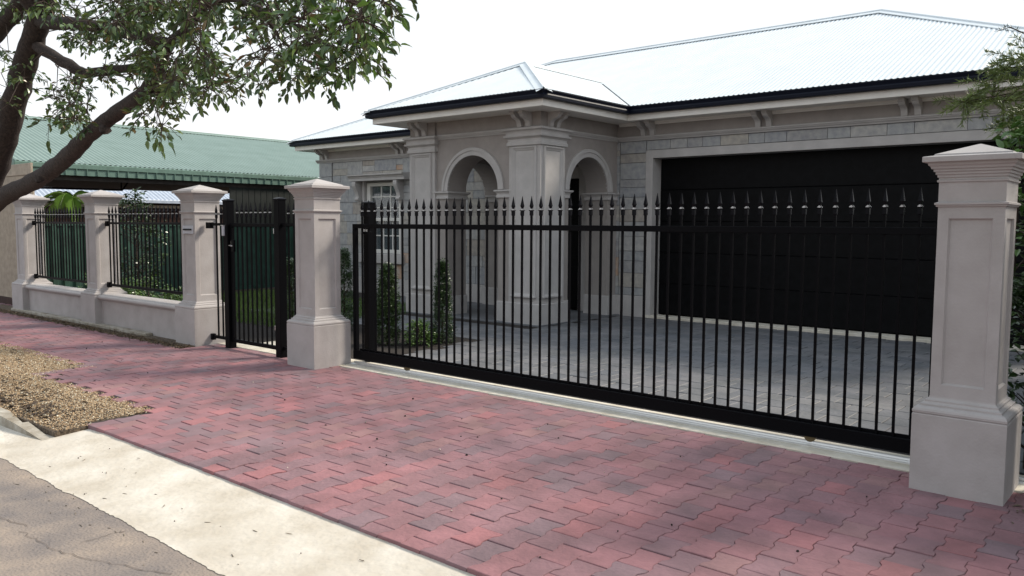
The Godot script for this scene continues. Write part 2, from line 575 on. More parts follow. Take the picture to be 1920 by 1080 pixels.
func tone(x: float, z: float) -> int:
	var big := sin(x * 0.9 + z * 1.7) + sin(x * 2.3 - z * 0.8 + 2.0) * 0.6
	var t := rng.randf() + big * 0.06
	var cum := [0.16, 0.32, 0.46, 0.58, 0.68, 0.82, 0.88, 0.95, 9.0]
	for i in 9:
		if t < cum[i]:
			return i
	return 8

func road_y(z: float) -> float:
	return -0.074 + (z + 1.905) * 0.027

func apron_y(x: float, z: float) -> float:
	var up := smoothstep(-7.4, -5.9, x)
	var t := minf(1.0, (-1.9 - z) / 0.59)
	return lerpf(-0.078, -0.072 + 0.055 * t, up)

# ---------------------------------------------------------------- gateposts
func make_pillar(label: String, at: Vector3) -> Node3D:
	var t := thing("gate_pillar", label, "pillar", at, "rendered pillars of the front boundary")
	var m := MB.new()
	m.square_loft([[0.236, -0.05], [0.237, 0.438], [0.233, 0.444]])
	put("base", m.mesh(), M.render, t)
	m = MB.new()
	m.square_loft([[0.228, 0.442], [0.236, 0.450], [0.237, 0.462], [0.231, 0.474], [0.219, 0.482], [0.204, 0.486], [0.204, 0.497], [0.192, 0.502], [0.185, 0.509], [0.185, 0.518], [0.176, 0.522], [0.168, 0.531], [0.166, 0.540]], false)
	put("base_moulding", m.mesh(), M.render, t)
	m = MB.new()
	var h := 0.165
	var y0 := 0.53
	var y1 := 1.615
	var q := 0.055
	var d := 0.014
	for k in 4:
		m.xf = Transform3D(Basis(Vector3.UP, k * PI / 2), Vector3.ZERO)
		var px0 := -h + q
		var px1 := h - q
		var py0 := 0.608
		var py1 := 1.548
		m.quad(V(-h, y0, h), V(h, y0, h), V(h, py0, h), V(-h, py0, h)); m.quad(V(-h, py1, h), V(h, py1, h), V(h, y1, h), V(-h, y1, h))
		m.quad(V(-h, py0, h), V(px0, py0, h), V(px0, py1, h), V(-h, py1, h)); m.quad(V(px1, py0, h), V(h, py0, h), V(h, py1, h), V(px1, py1, h))
		var b := 0.010
		var z := h - d
		m.quad(V(px0, py0, h), V(px1, py0, h), V(px1 - b, py0 + b, z), V(px0 + b, py0 + b, z)); m.quad(V(px0 + b, py1 - b, z), V(px1 - b, py1 - b, z), V(px1, py1, h), V(px0, py1, h))
		m.quad(V(px0, py0, h), V(px0 + b, py0 + b, z), V(px0 + b, py1 - b, z), V(px0, py1, h)); m.quad(V(px1 - b, py0 + b, z), V(px1, py0, h), V(px1, py1, h), V(px1 - b, py1 - b, z))
		m.quad(V(px0 + b, py0 + b, z), V(px1 - b, py0 + b, z), V(px1 - b, py1 - b, z), V(px0 + b, py1 - b, z))
	put("shaft", m.mesh(), M.render, t)
	m = MB.new()
	m.square_loft([[0.165, 1.610], [0.174, 1.614], [0.174, 1.620], [0.182, 1.624], [0.182, 1.634], [0.174, 1.637], [0.166, 1.640]], false)
	put("astragal", m.mesh(), M.render, t)
	m = MB.new()
	m.square_loft([[0.166, 1.636], [0.166, 1.748], [0.174, 1.750], [0.175, 1.760], [0.167, 1.763], [0.167, 1.773], [0.174, 1.776], [0.174, 1.789], [0.182, 1.792], [0.182, 1.805], [0.191, 1.808], [0.191, 1.820], [0.201, 1.823], [0.204, 1.834], [0.214, 1.843], [0.217, 1.862]], false)
	put("cornice", m.mesh(), M.render, t)
	m = MB.new()
	m.square_loft([[0.236, 1.858], [0.240, 1.861], [0.240, 1.887], [0.236, 1.890], [0.192, 1.897], [0.189, 1.905], [0.183, 1.907], [0.004, 1.966]])
	put("cap", m.mesh(), M.render, t)
	return t

# ---------------------------------------------------------------- fences and gates
func finial_mesh() -> ArrayMesh:
	# ferrule, collar and four-sided spear; origin at the collar
	var m := MB.new()
	m.square_loft([[0.009, -0.05], [0.012, -0.046], [0.012, -0.008], [0.016, -0.005], [0.0185, -0.001]])
	m.square_loft([[0.009, 0.008], [0.0075, 0.016], [0.0130, 0.036], [0.0112, 0.046], [0.0010, 0.121]])
	return m.mesh()

func collar_mesh() -> ArrayMesh:
	var m := MB.new()
	m.tube([V(0, -0.001, 0), V(0, 0.003, 0), V(0, 0.008, 0), V(0, 0.013, 0)], [0.0195, 0.0185, 0.014, 0.008], 10)
	return m.mesh()

func bar(parent: Node3D, x: float, z: float, y0: float, tip: float, bm: ArrayMesh, fm: Array) -> void:
	var b := put("bar", bm, M.black, parent, Transform3D(Basis.from_scale(V(1, tip - 0.121 - 0.05 - y0, 1)), V(x, y0, z)))
	var f := put("finial", fm[0], M.finial, parent, Transform3D(Basis(Vector3.UP, rng.randf_range(-0.09, 0.09)).rotated(V(1, 0, 0), rng.randf_range(-0.015, 0.015)), V(x, tip - 0.121, z)))
	put("collar", fm[1], M.collar, f)
	b.set_meta("x", x)
	b.remove_meta("x")

func build_gates() -> void:
	var bm := block(V(-0.008, 0, -0.008), V(0.008, 1, 0.008))
	var fm := [finial_mesh(), collar_mesh()]
	# the sliding driveway gate
	var t := thing("sliding_gate", "long black steel sliding driveway gate with spear-topped bars", "gate", V(0, 0, -5.56))
	put("top_rail", block(V(-6.925, 1.450, -0.022), V(-1.02, 1.4965, 0.022), 0.003), M.black, t)
	put("bottom_rail", block(V(-6.925, 0.060, -0.026), V(-1.02, 0.152, 0.026), 0.004), M.black, t)
	put("rail_lip", block(V(-6.86, 0.152, -0.02), V(-1.06, 0.172, -0.008), 0.002), M.black, t)
	put("end_stile", block(V(-6.925, 0.152, -0.0219), V(-6.876, 1.450, 0.0219), 0.003), M.black, t)
	put("end_stile", block(V(-1.069, 0.152, -0.0219), V(-1.02, 1.450, 0.0219), 0.003), M.black, t)
	for k in range(-6, 49):
		bar(t, -6.164 + 0.1039 * k, 0.0, 0.15, 1.747, bm, fm)
	for x in [-6.10, -2.02]:
		var w := MB.new()
		w.tube([V(0, 0, -0.012), V(0, 0, 0.012)], [0.040, 0.040], 20)
		for s in [-1, 1]:
			for a in 20:
				w._out(V(0, 0, 0), V(0, 0, s * 0.012), V(cos(a * TAU / 20), sin(a * TAU / 20), 0) * 0.04 + V(0, 0, s * 0.012), V(cos((a + 1) * TAU / 20), sin((a + 1) * TAU / 20), 0) * 0.04 + V(0, 0, s * 0.012))
		put("wheel", w.mesh(), M.wheel, t, Transform3D(Basis(), V(x, 0.062, 0.0)))
	# galvanised ground track
	var tr := thing("gate_track", "galvanised steel ground track under the sliding gate", "track", V(0, 0, -5.56))
	put("base_plate", block(V(-6.93, 0.0062, -0.06), V(-0.74, 0.0105, 0.075)), M.galv, tr)
	put("rail", block(V(-6.93, 0.0107, -0.009), V(-0.74, 0.030, 0.009), 0.003), M.galv, tr)
	# guide post with rollers just inside the gate
	var gp := thing("guide_post", "black square gate guide post with rollers behind the sliding gate", "post", V(-6.885, 0, -5.735))
	put("post", block(V(-0.045, 0, -0.045), V(0.045, 1.715, 0.045), 0.004), M.black, gp)
	var cm := MB.new()
	cm.square_loft([[0.047, 1.713], [0.050, 1.717], [0.050, 1.727], [0.030, 1.738], [0.0, 1.742]])
	put("post_cap", cm.mesh(), M.finial, gp)
	put("roller_arm", block(V(0.03, 1.385, 0.046), V(0.10, 1.415, 0.115), 0.003), M.black, gp)
	for dx in [0.045, 0.085]:
		var w := MB.new()
		w.tube([V(dx, 1.416, 0.105), V(dx, 1.440, 0.105)], [0.012, 0.012], 10)
		put("roller", w.mesh(), M.chrome, gp)
	# pedestrian gate, its posts and infills
	var z := -5.28
	var pg := thing("pedestrian_gate", "narrow black pedestrian gate between two square steel posts", "gate", V(0, 0, z))
	put("top_rail", block(V(-8.86, 1.455, -0.018), V(-7.92, 1.495, 0.018), 0.003), M.black, pg)
	put("bottom_rail", block(V(-8.86, 0.075, -0.018), V(-7.92, 0.118, 0.018), 0.003), M.black, pg)
	put("stile", block(V(-8.86, 0.118, -0.0179), V(-8.82, 1.455, 0.0179), 0.003), M.black, pg)
	put("stile", block(V(-7.96, 0.118, -0.0179), V(-7.92, 1.455, 0.0179), 0.003), M.black, pg)
	for k in 8:
		bar(pg, -8.725 + 0.0965 * k, 0.0, 0.117, 1.735, bm, fm)
	put("lock_box", block(V(-8.80, 1.16, 0.019), V(-8.74, 1.30, 0.045), 0.004), M.black, pg)
	put("lock_plate", block(V(-8.835, 1.225, 0.019), V(-8.815, 1.285, 0.026), 0.002), M.chrome, pg)
	var hm := MB.new()
	hm.tube([V(-8.77, 1.235, 0.045), V(-8.77, 1.235, 0.085), V(-8.69, 1.228, 0.088)], [0.008, 0.008, 0.007], 8)
	put("handle", hm.mesh(), M.chrome, pg)
	var l := ["black square gatepost carrying a grey keypad left of the pedestrian gate", "black square gatepost beside the middle pillar, right of the pedestrian gate"]
	var px := [-8.918, -7.862]
	for i in 2:
		var p := thing("gatepost", l[i], "post", V(px[i], 0, z), "black posts of the pedestrian gate")
		put("post", block(V(-0.048, -0.02, -0.048), V(0.048, 1.755, 0.048), 0.004), M.black, p)
		var c2 := MB.new()
		c2.square_loft([[0.049, 1.753], [0.053, 1.757], [0.053, 1.768], [0.030, 1.782], [0.0, 1.786]])
		put("post_cap", c2.mesh(), M.finial, p)
		if i == 1:
			for y in [0.3, 1.38]:
				put("hinge", block(V(-0.060, y, 0.02), V(-0.0485, y + 0.06, 0.05), 0.003), M.chrome, p)
	var kp := thing("keypad", "small grey keypad box fixed on the left gatepost", "keypad", V(-8.935, 1.345, z + 0.049))
	put("housing", block(V(-0.022, 0, 0), V(0.022, 0.125, 0.024), 0.005), M.plate, kp)
	put("visor", block(V(-0.024, 0.120, 0.0), V(0.024, 0.128, 0.034), 0.002), M.galv, kp)
	var il := ["two-bar black fence infill left of the pedestrian gate", "two-bar black fence infill between gatepost and middle pillar"]
	var ends := [[-9.40, -8.966], [-7.814, -7.345]]
	for i in 2:
		var f := thing("fence_infill", il[i], "fence", V(0, 0, z), "narrow infills beside the pedestrian gate")
		var a: float = ends[i][0]
		var b: float = ends[i][1]
		put("rail", block(V(a, 1.465, -0.014), V(b, 1.497, 0.014), 0.002), M.black, f)
		put("rail", block(V(a, 0.085, -0.014), V(b, 0.122, 0.014), 0.002), M.black, f)
		var c0 := -9.190 if i == 0 else -7.70
		for k in (2 if i == 0 else 3):
			bar(f, c0 + 0.108 * k, 0.0, 0.09, 1.722, bm, fm)
		var bx := a if i == 0 else b - 0.03
		for y in [1.43, 0.06]:
			put("bracket", block(V(bx, y, -0.022), V(bx + 0.11 if i == 0 else bx + 0.03, y + 0.075, 0.024), 0.003), M.black, f)
	# two fence panels above the low wall
	var fl := ["spear-topped black fence panel nearest the pedestrian gate, above the low wall", "spear-topped black fence panel at the far left end of the low wall"]
	var fx := [[-12.205, -9.742], [-14.955, -12.535]]
	for i in 2:
		var f := thing("spear_fence", fl[i], "fence", V(0, 0, z), "black fence panels above the low wall")
		var a: float = fx[i][0]
		var b: float = fx[i][1]
		put("rail", block(V(a, 1.470, -0.016), V(b, 1.500, 0.016), 0.002), M.black, f)
		put("rail", block(V(a, 0.575, -0.016), V(b, 0.610, 0.016), 0.002), M.black, f)
		for k in int((b - a - 0.16) / 0.1085) + 1:
			bar(f, a + 0.095 + 0.1085 * k, 0.0, 0.59, 1.732, bm, fm)
		for y in [1.44, 0.555]:
			put("bracket", block(V(a, y, -0.024), V(a + 0.075, y + 0.075, 0.024), 0.003), M.black, f)
			put("bracket", block(V(b - 0.05, y, -0.024), V(b, y + 0.075, 0.024), 0.003), M.black, f)

func build_front() -> void:
	make_pillar("tall rendered gate pillar at the right end of the sliding gate, nearest the road", V(-1.006, 0, -5.24))
	make_pillar("rendered gate pillar between the pedestrian gate and the sliding gate", V(-7.177, 0, -5.281))
	var c := make_pillar("rendered pillar with a mail slot, left of the pedestrian gate", V(-9.577, 0, -5.286))
	make_pillar("rendered pillar between the two fence panels of the low wall", V(-12.37, 0, -5.286))
	make_pillar("leftmost rendered pillar, beside the cream wall under the tree limb", V(-15.12, 0, -5.286))
	var mp := put("mail_slot", block(V(-0.125, 1.362, 0.1655), V(0.13, 1.462, 0.172), 0.002), M.plate, c)
	put("flap", block(V(-0.095, 1.405, 0.172), V(0.10, 1.425, 0.186), 0.004), M.dark, mp)
	# low rendered wall with a rolled coping, in two lengths
	var l := ["low rendered wall with rolled coping next to the mail slot pillar", "low rendered wall with rolled coping at the left, by the cream wall"]
	var e := [[-12.14, -9.81], [-14.89, -12.60]]
	for i in 2:
		var w := thing("low_wall", l[i], "wall", V(0, 0, -5.285), "low walls between the fence pillars")
		var a: float = e[i][0]
		var b: float = e[i][1]
		put("wall_body", block(V(a, -0.05, -0.105), V(b, 0.392, 0.138)), M.render, w)
		var prof := PackedVector2Array([Vector2(0.137, 0.376), Vector2(0.158, 0.378), Vector2(0.168, 0.390), Vector2(0.182, 0.396), Vector2(0.196, 0.410), Vector2(0.199, 0.424), Vector2(0.194, 0.438), Vector2(0.180, 0.448), Vector2(0.15, 0.456), Vector2(0.03, 0.470), Vector2(-0.12, 0.462), Vector2(-0.16, 0.43), Vector2(-0.13, 0.38)])
		var m := MB.new()
		m.xf = Transform3D(Basis(V(0, 0, 1), V(0, 1, 0), V(-1, 0, 0)), Vector3.ZERO)
		m.extrude(prof, -b, -a)
		put("coping", m.mesh(), M.render, w)
	var ft := put("wall_footing", block(V(-15.4, -0.08, -5.14), V(-10.6, 0.045, -5.035), 0.01), M.kerb)
	tag(ft, "rough concrete footing showing below the left low wall", "footing")

# ---------------------------------------------------------------- house
const FZ := -11.57      # face of the main front wall
const PZ := -9.46       # face of the porch piers
const PX := -8.9        # middle of the porch

func stones(parent: Node, x0: float, x1: float, y0: float, y1: float, z: float, sd: int, xf := Transform3D(), heights := [0.16, 0.21, 0.26, 0.31, 0.34]) -> void:
	# squared rubble: courses of uneven height, each stone a piece of its own, some courses split in two
	var r := RandomNumberGenerator.new()
	r.seed = sd
	var y := y0
	while y < y1 - 0.001:
		var h: float = heights[r.randi() % heights.size()]
		if y + h > y1 - 0.10:
			h = y1 - y
		var x := x0
		while x < x1 - 0.001:
			var w := r.randf_range(0.26, 0.68) * (0.75 + h * 1.2)
			if x + w > x1 - 0.14:
				w = x1 - x
			if h > 0.19 and r.randf() < 0.2 and w < 0.6:
				var hh := h * r.randf_range(0.4, 0.6)
				stone(parent, x, y, w, hh, z, r, xf); stone(parent, x, y + hh, w, h - hh, z, r, xf)
			else:
				stone(parent, x, y, w, h, z, r, xf)
			x += w
		y += h

func stone(parent: Node, x: float, y: float, w: float, h: float, z: float, r: RandomNumberGenerator, xf: Transform3D) -> void:
	var g := 0.0028
	var p := r.randf_range(-0.004, 0.004)
	var t := r.randf()
	var k := 0
	for lim in [0.17, 0.33, 0.44, 0.56, 0.70, 0.79, 0.86, 0.90, 0.96]:
		if t > lim:
			k += 1
	var m: Material = M.stone[k]
	if r.randf() < 0.02:
		m = M.rust_stone
	put("stone", block(V(x + g, y + g, z - 0.03), V(x + w - g, y + h - g, z + p), 0.003), m, parent, xf)

func arch_wall(cx: float, half: float, r: float, spring: float, top: float, ybase: float) -> PackedVector2Array:
	# wall outline with a round-headed opening, in its own x/y plane
	var p := PackedVector2Array([Vector2(-half, ybase), Vector2(cx - r, ybase)])
	for i in 25:
		var a := PI - PI * i / 24.0
		p.push_back(Vector2(cx + cos(a) * r, spring + sin(a) * r))
	p.append_array(PackedVector2Array([Vector2(cx + r, ybase), Vector2(half, ybase), Vector2(half, top), Vector2(-half, top)]))
	return p

func arch_band(r0: float, r1: float, spring: float, z0: float, z1: float, bev: float) -> ArrayMesh:
	var m := MB.new()
	var n := 32
	for i in n:
		var a := PI * i / n
		var b := PI * (i + 1) / n
		var f := func(rr: float, ang: float, zz: float) -> Vector3: return V(cos(ang) * rr, spring + sin(ang) * rr, zz)
		var rings := [[r0, z0], [r0, z1 - 0.003], [r0 + 0.003, z1], [r1 - bev - 0.025, z1], [r1 - bev - 0.02, z1 + 0.014], [r1 - 0.006, z1 + 0.014], [r1, z1 + 0.008], [r1, z0]]
		for k in rings.size() - 1:
			m.quad(f.call(rings[k][0], a, rings[k][1]), f.call(rings[k + 1][0], a, rings[k + 1][1]), f.call(rings[k + 1][0], b, rings[k + 1][1]), f.call(rings[k][0], b, rings[k][1]))
	return m.mesh()

# a moulding that runs along local x on a wall whose face is z = 0, from a to b; profile of [projection, height]
func run_mould(prof: Array, a: float, b: float) -> MB:
	var m := MB.new()
	var poly := PackedVector2Array()
	for p in prof:
		poly.push_back(Vector2(p[0], p[1]))
	m.xf = Transform3D(Basis(V(0, 0, 1), V(0, 1, 0), V(-1, 0, 0)), Vector3.ZERO)
	m.extrude(poly, -b, -a)
	return m

const STRING := [[-0.02, 2.862], [0.018, 2.862], [0.020, 2.872], [0.030, 2.885], [0.045, 2.893], [0.050, 2.905], [0.062, 2.911], [0.065, 2.926], [0.058, 2.933], [-0.02, 2.940]]
const IMPOST := [[-0.04, 1.905], [0.020, 1.905], [0.026, 1.912], [0.026, 1.942], [0.016, 1.948], [0.018, 1.968], [0.030, 1.986], [0.048, 1.998], [0.055, 2.006], [0.055, 2.020], [0.048, 2.026], [-0.04, 2.030]]

func corbel_mesh() -> ArrayMesh:
	# scrolled eaves corbel, against a wall face at z = 0, 0.2 high
	var p := PackedVector2Array([Vector2(-0.02, 2.938), Vector2(0.045, 2.938), Vector2(0.05, 2.975), Vector2(0.062, 3.01), Vector2(0.088, 3.036), Vector2(0.125, 3.052), Vector2(0.160, 3.062), Vector2(0.185, 3.080), Vector2(0.196, 3.103), Vector2(0.222, 3.105), Vector2(0.226, 3.148), Vector2(-0.02, 3.148)])
	var m := MB.new()
	m.xf = Transform3D(Basis(V(0, 0, 1), V(0, 1, 0), V(-1, 0, 0)), Vector3.ZERO)
	m.extrude(p, -0.040, 0.040)
	return m.mesh()

# corrugated sheet: u runs along the eave, w up the slope in plan; lo/hi give the sheet's limits for each u
func corrugated(o: Vector3, du: Vector3, dw: Vector3, rise: float, u0: float, u1: float, lo: Callable, hi: Callable, pitch := 0.076, amp := 0.007) -> ArrayMesh:
	var m := MB.new()
	var n := int(ceil((u1 - u0) / (pitch / 4.0)))
	var nrm := (dw * -rise + Vector3.UP).normalized()
	var prev := []
	for i in n + 1:
		var u := u0 + (u1 - u0) * i / n
		var w0: float = lo.call(u)
		var w1: float = hi.call(u)
		var ph := TAU * u / pitch
		var off := nrm * (sin(ph) * amp)
		var nn := (nrm - du * (cos(ph) * amp * TAU / pitch)).normalized()
		var a := o + du * u + dw * w0 + Vector3.UP * (w0 * rise) + off
		var b := o + du * u + dw * maxf(w1, w0) + Vector3.UP * (maxf(w1, w0) * rise) + off
		var cur := [a, b, nn, w1 > w0]
		if i > 0 and (cur[3] or prev[3]):
			if du.cross(dw).y > 0.0:
				m.tri_n(prev[0], a, b, prev[2], nn, nn); m.tri_n(prev[0], b, prev[1], prev[2], nn, prev[2])
			else:
				m.tri_n(prev[0], b, a, prev[2], nn, nn); m.tri_n(prev[0], prev[1], b, prev[2], prev[2], nn)
		prev = cur
	return m.mesh()

func strip_cap(a: Vector3, b: Vector3, s1: Vector3, s2: Vector3, w := 0.17, lift := 0.026) -> ArrayMesh:
	# folded ridge or hip capping: two flaps lying down the two slopes s1, s2 (unit, downhill) and a roll along the top
	var m := MB.new()
	var up := Vector3.UP * lift
	for s in [s1, s2]:
		var e0: Vector3 = a + up + s * w
		var e1: Vector3 = b + up + s * w
		var low := Vector3.UP * -0.012
		if ((a - e0).cross(e1 - e0)).y < 0.0:
			m.quad(a + up, b + up, e1, e0); m.quad(e0, e1, e1 + low, e0 + low)
		else:
			m.quad(e0, e1, b + up, a + up); m.quad(e0 + low, e1 + low, e1, e0)
	m.tube([a + up * 1.1, b + up * 1.1], [0.016, 0.016], 8)
	return m.mesh()

const TP := 0.444       # slope of the house roofs
const EY := 3.352       # top of the gutters

func gutter_run(parent: Node, path: Array, mat_: Material) -> void:
	# eaves gutter swept along a path in plan; profile given as [outward, height below the lip]
	var prof := [[-0.105, -0.118], [-0.03, -0.118], [-0.018, -0.112], [-0.012, -0.075], [-0.022, -0.055], [-0.006, -0.024], [0.0, -0.016], [0.0, 0.0], [-0.012, 0.0], [-0.016, -0.02], [-0.105, -0.06]]
	var m := MB.new()
	var rows := []
	for i in path.size():
		var p: Vector3 = path[i]
		var n0 := Vector3.ZERO
		var n1 := Vector3.ZERO
		if i > 0:
			n0 = Vector3.UP.cross(path[i] - path[i - 1]).normalized() * -1.0
		if i < path.size() - 1:
			n1 = Vector3.UP.cross(path[i + 1] - path[i]).normalized() * -1.0
		var out := n0 + n1 if n0 != Vector3.ZERO and n1 != Vector3.ZERO else (n0 if n0 != Vector3.ZERO else n1)
		var row := []
		for q in prof:
			row.append(p + out * q[0] + Vector3.UP * q[1])
		rows.append(row)
	for i in rows.size() - 1:
		for k in prof.size():
			var l := (k + 1) % prof.size()
			m.quad(rows[i][k], rows[i + 1][k], rows[i + 1][l], rows[i][l])
	for e in [rows[0], rows[-1]]:
		for k in range(1, prof.size() - 1):
			m.tri(e[0], e[k], e[k + 1])
	put("gutter", m.mesh(), mat_, parent)

func build_house() -> void:
	var h := thing("house", "single-storey stone house with arched porch, black garage door and white metal roof", "house")
	# ---- main front wall, leaving the window, the front door and the garage open
	var m := MB.new()
	m.box(V(-15.60, -0.05, -11.85), V(-14.03, 2.90, -11.60)); m.box(V(-14.03, -0.05, -11.85), V(-12.87, 0.86, -11.60)); m.box(V(-14.03, 2.375, -11.85), V(-12.87, 2.90, -11.60))
	m.box(V(-12.87, -0.05, -11.85), V(-9.55, 2.90, -11.60)); m.box(V(-9.55, 2.35, -11.85), V(-8.25, 2.90, -11.60)); m.box(V(-8.25, -0.05, -11.85), V(-6.865, 2.90, -11.60))
	m.box(V(-6.865, 2.571, -11.85), V(-1.40, 2.90, -11.60)); m.box(V(-1.40, -0.05, -11.85), V(-0.75, 2.90, -11.60))
	m.box(V(-15.60, 2.90, -11.85), V(-0.75, 3.30, -11.575))
	m.box(V(-15.60, -0.05, -19.6), V(-15.35, 3.30, -11.85)); m.box(V(-1.0, -0.05, -19.6), V(-0.75, 3.30, -11.85)); m.box(V(-15.35, -0.05, -19.8), V(-1.0, 3.30, -19.6))
	var wall := put("wall", m.mesh(), M.mortar, h)
	put("inner_ceiling", block(V(-15.35, 2.90, -19.6), V(-1.0, 3.0, -11.9)), M.interior, h)
	put("frieze", block(V(-15.615, 2.925, -11.61), V(-0.74, 3.16, -11.562)), M.tan, h)
	# stones between the smooth dressings
	stones(wall, -15.14, -14.10, 0.345, 2.860, FZ, 5)
	stones(wall, -14.10, -12.80, 2.41, 2.860, FZ, 6)
	stones(wall, -14.10, -12.80, 0.345, 0.64, FZ, 7)
	stones(wall, -12.80, -10.35, 0.345, 2.860, FZ, 8)
	stones(wall, -10.35, -9.72, 0.345, 2.860, FZ, 9)
	stones(wall, -8.08, -7.50, 0.345, 2.860, FZ, 10)
	stones(wall, -7.49, -6.995, 0.345, 2.66, FZ, 11, Transform3D(), [0.13, 0.20, 0.24, 0.27, 0.16])
	stones(wall, -7.49, -7.0, 2.665, 2.860, FZ, 13, Transform3D(), [0.195])
	stones(wall, -6.995, -0.76, 2.706, 2.860, FZ, 12, Transform3D(), [0.154])
	for k in 8:
		var y0 := 0.345 + k * 0.3145
		put("quoin", block(V(-15.61, y0 + 0.004, -11.62), V(-15.155, y0 + 0.3105, FZ + 0.022), 0.006), M.stone[[0, 2, 0, 4, 8, 2, 0, 4][k]], wall)
	# smooth plinth
	for s in [[-15.63, -14.6], [-14.6, -10.30], [-10.30, -9.56], [-8.24, -6.99]]:
		put("plinth", block(V(s[0], -0.03, -11.61), V(s[1], 0.342, -11.545), 0.006), M.trim, h)
	# string course under the frieze
	put("string_course", run_mould(STRING, -15.68, -10.30).mesh(), M.trim, h, Transform3D(Basis(), V(0, 0, -11.562)))
	put("string_course", run_mould(STRING, -7.50, -0.74).mesh(), M.trim, h, Transform3D(Basis(), V(0, 0, -11.562)))
	# bed moulding below the soffit
	var bed := [[-0.01, 3.105], [0.012, 3.105], [0.016, 3.115], [0.030, 3.125], [0.034, 3.150], [-0.01, 3.150]]
	put("bed_moulding", run_mould(bed, -15.63, -10.30).mesh(), M.fascia, h, Transform3D(Basis(), V(0, 0, -11.562)))
	put("bed_moulding", run_mould(bed, -7.50, -0.74).mesh(), M.fascia, h, Transform3D(Basis(), V(0, 0, -11.562)))
	var cm := corbel_mesh()
	for x in [-15.39, -12.85, -6.95, -5.02, -3.03, -1.05]:
		for s in [-0.082, 0.082]:
			put("corbel", cm, M.trim, h, Transform3D(Basis(), V(x + s, 0, -11.562)))
	# ---- garage opening
	var sur := MB.new()
	sur.box(V(-6.992, -0.02, -11.62), V(-6.865, 2.700, -11.553), 0.004); sur.box(V(-6.865, 2.571, -11.62), V(-1.40, 2.700, -11.553), 0.004); sur.box(V(-1.40, -0.02, -11.62), V(-1.273, 2.700, -11.553), 0.004)
	sur.box(V(-6.93, 0.0, -11.84), V(-6.864, 2.60, -11.60)); sur.box(V(-1.401, 0.0, -11.84), V(-1.33, 2.60, -11.60))
	put("garage_surround", sur.mesh(), M.trim, h)
	var gd := put("garage_door", block(V(-6.862, 0.048, -11.86), V(-1.402, 2.60, -11.83)), M.door, h)
	for i in 5:
		put("panel", block(V(-6.855, 0.052 + i * 0.505, -11.83), V(-1.405, 0.052 + i * 0.505 + 0.500, -11.806), 0.006), M.door, gd)
	put("threshold", block(V(-6.99, -0.03, -11.80), V(-1.28, 0.040, -11.53), 0.006), M.strip, h)
	# ---- window
	var w := put("window", block(V(-14.03, 0.862, -11.70), V(-13.91, 2.372, -11.62), 0.004), M.window_white, h)
	put("frame", block(V(-12.99, 0.862, -11.70), V(-12.87, 2.372, -11.62), 0.004), M.window_white, w)
	put("frame", block(V(-13.91, 2.300, -11.70), V(-12.99, 2.372, -11.62), 0.004), M.window_white, w)
	put("meeting_rail", block(V(-13.91, 1.555, -11.735), V(-12.99, 1.625, -11.655), 0.004), M.window_white, w)
	put("bottom_rail", block(V(-13.91, 0.862, -11.755), V(-12.99, 0.945, -11.70), 0.004), M.window_white, w)
	for x in [-13.60, -13.30]:
		put("glazing_bar", block(V(x - 0.013, 1.625, -11.695), V(x + 0.013, 2.300, -11.668)), M.window_white, w)
		put("glazing_bar", block(V(x - 0.013, 0.945, -11.745), V(x + 0.013, 1.555, -11.718)), M.window_white, w)
	for y in [2.075, 1.845]:
		put("glazing_bar", block(V(-13.91, y - 0.012, -11.694), V(-12.99, y + 0.012, -11.669)), M.window_white, w)
	put("glazing_bar", block(V(-13.91, 1.232, -11.744), V(-12.99, 1.256, -11.719)), M.window_white, w)
	put("pane", block(V(-13.91, 1.60, -11.684), V(-12.99, 2.30, -11.680)), M.glass, w)
	put("pane", block(V(-13.91, 0.93, -11.733), V(-12.99, 1.57, -11.729)), M.glass, w)
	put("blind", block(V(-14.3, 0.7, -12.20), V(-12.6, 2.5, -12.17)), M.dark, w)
	# rendered dressings: architraves, sill, hood on two consoles
	put("architrave", block(V(-12.868, 0.80, -11.62), V(-12.80, 2.41, -11.55), 0.005), M.trim, h)
	put("architrave", block(V(-14.10, 0.80, -11.62), V(-14.032, 2.41, -11.55), 0.005), M.trim, h)
	put("sill", block(V(-14.20, 0.655, -11.62), V(-12.76, 0.86, -11.49), 0.010), M.trim, h)
	var hood := [[-0.02, 2.41], [0.20, 2.41], [0.20, 2.465], [0.212, 2.470], [0.216, 2.485], [0.235, 2.505], [0.258, 2.515], [0.262, 2.530], [0.255, 2.540], [-0.02, 2.56]]
	put("window_hood", run_mould(hood, -14.33, -12.56).mesh(), M.trim, h, Transform3D(Basis(), V(0, 0, FZ)))
	var con := PackedVector2Array([Vector2(-0.02, 2.40), Vector2(0.19, 2.40), Vector2(0.200, 2.36), Vector2(0.196, 2.31), Vector2(0.175, 2.26), Vector2(0.140, 2.20), Vector2(0.112, 2.14), Vector2(0.098, 2.08), Vector2(0.100, 2.055), Vector2(0.122, 2.045), Vector2(0.130, 2.020), Vector2(0.115, 1.995), Vector2(0.085, 1.990), Vector2(0.045, 2.0), Vector2(0.040, 1.93), Vector2(-0.02, 1.92)])
	for x in [-14.17, -12.84]:
		var c := MB.new()
		c.xf = Transform3D(Basis(V(0, 0, 1), V(0, 1, 0), V(-1, 0, 0)), Vector3.ZERO)
		c.extrude(con, -0.055, 0.055)
		put("console", c.mesh(), M.trim, h, Transform3D(Basis(), V(x, 0, FZ)))
	build_porch(h, cm)
	build_roof(h)

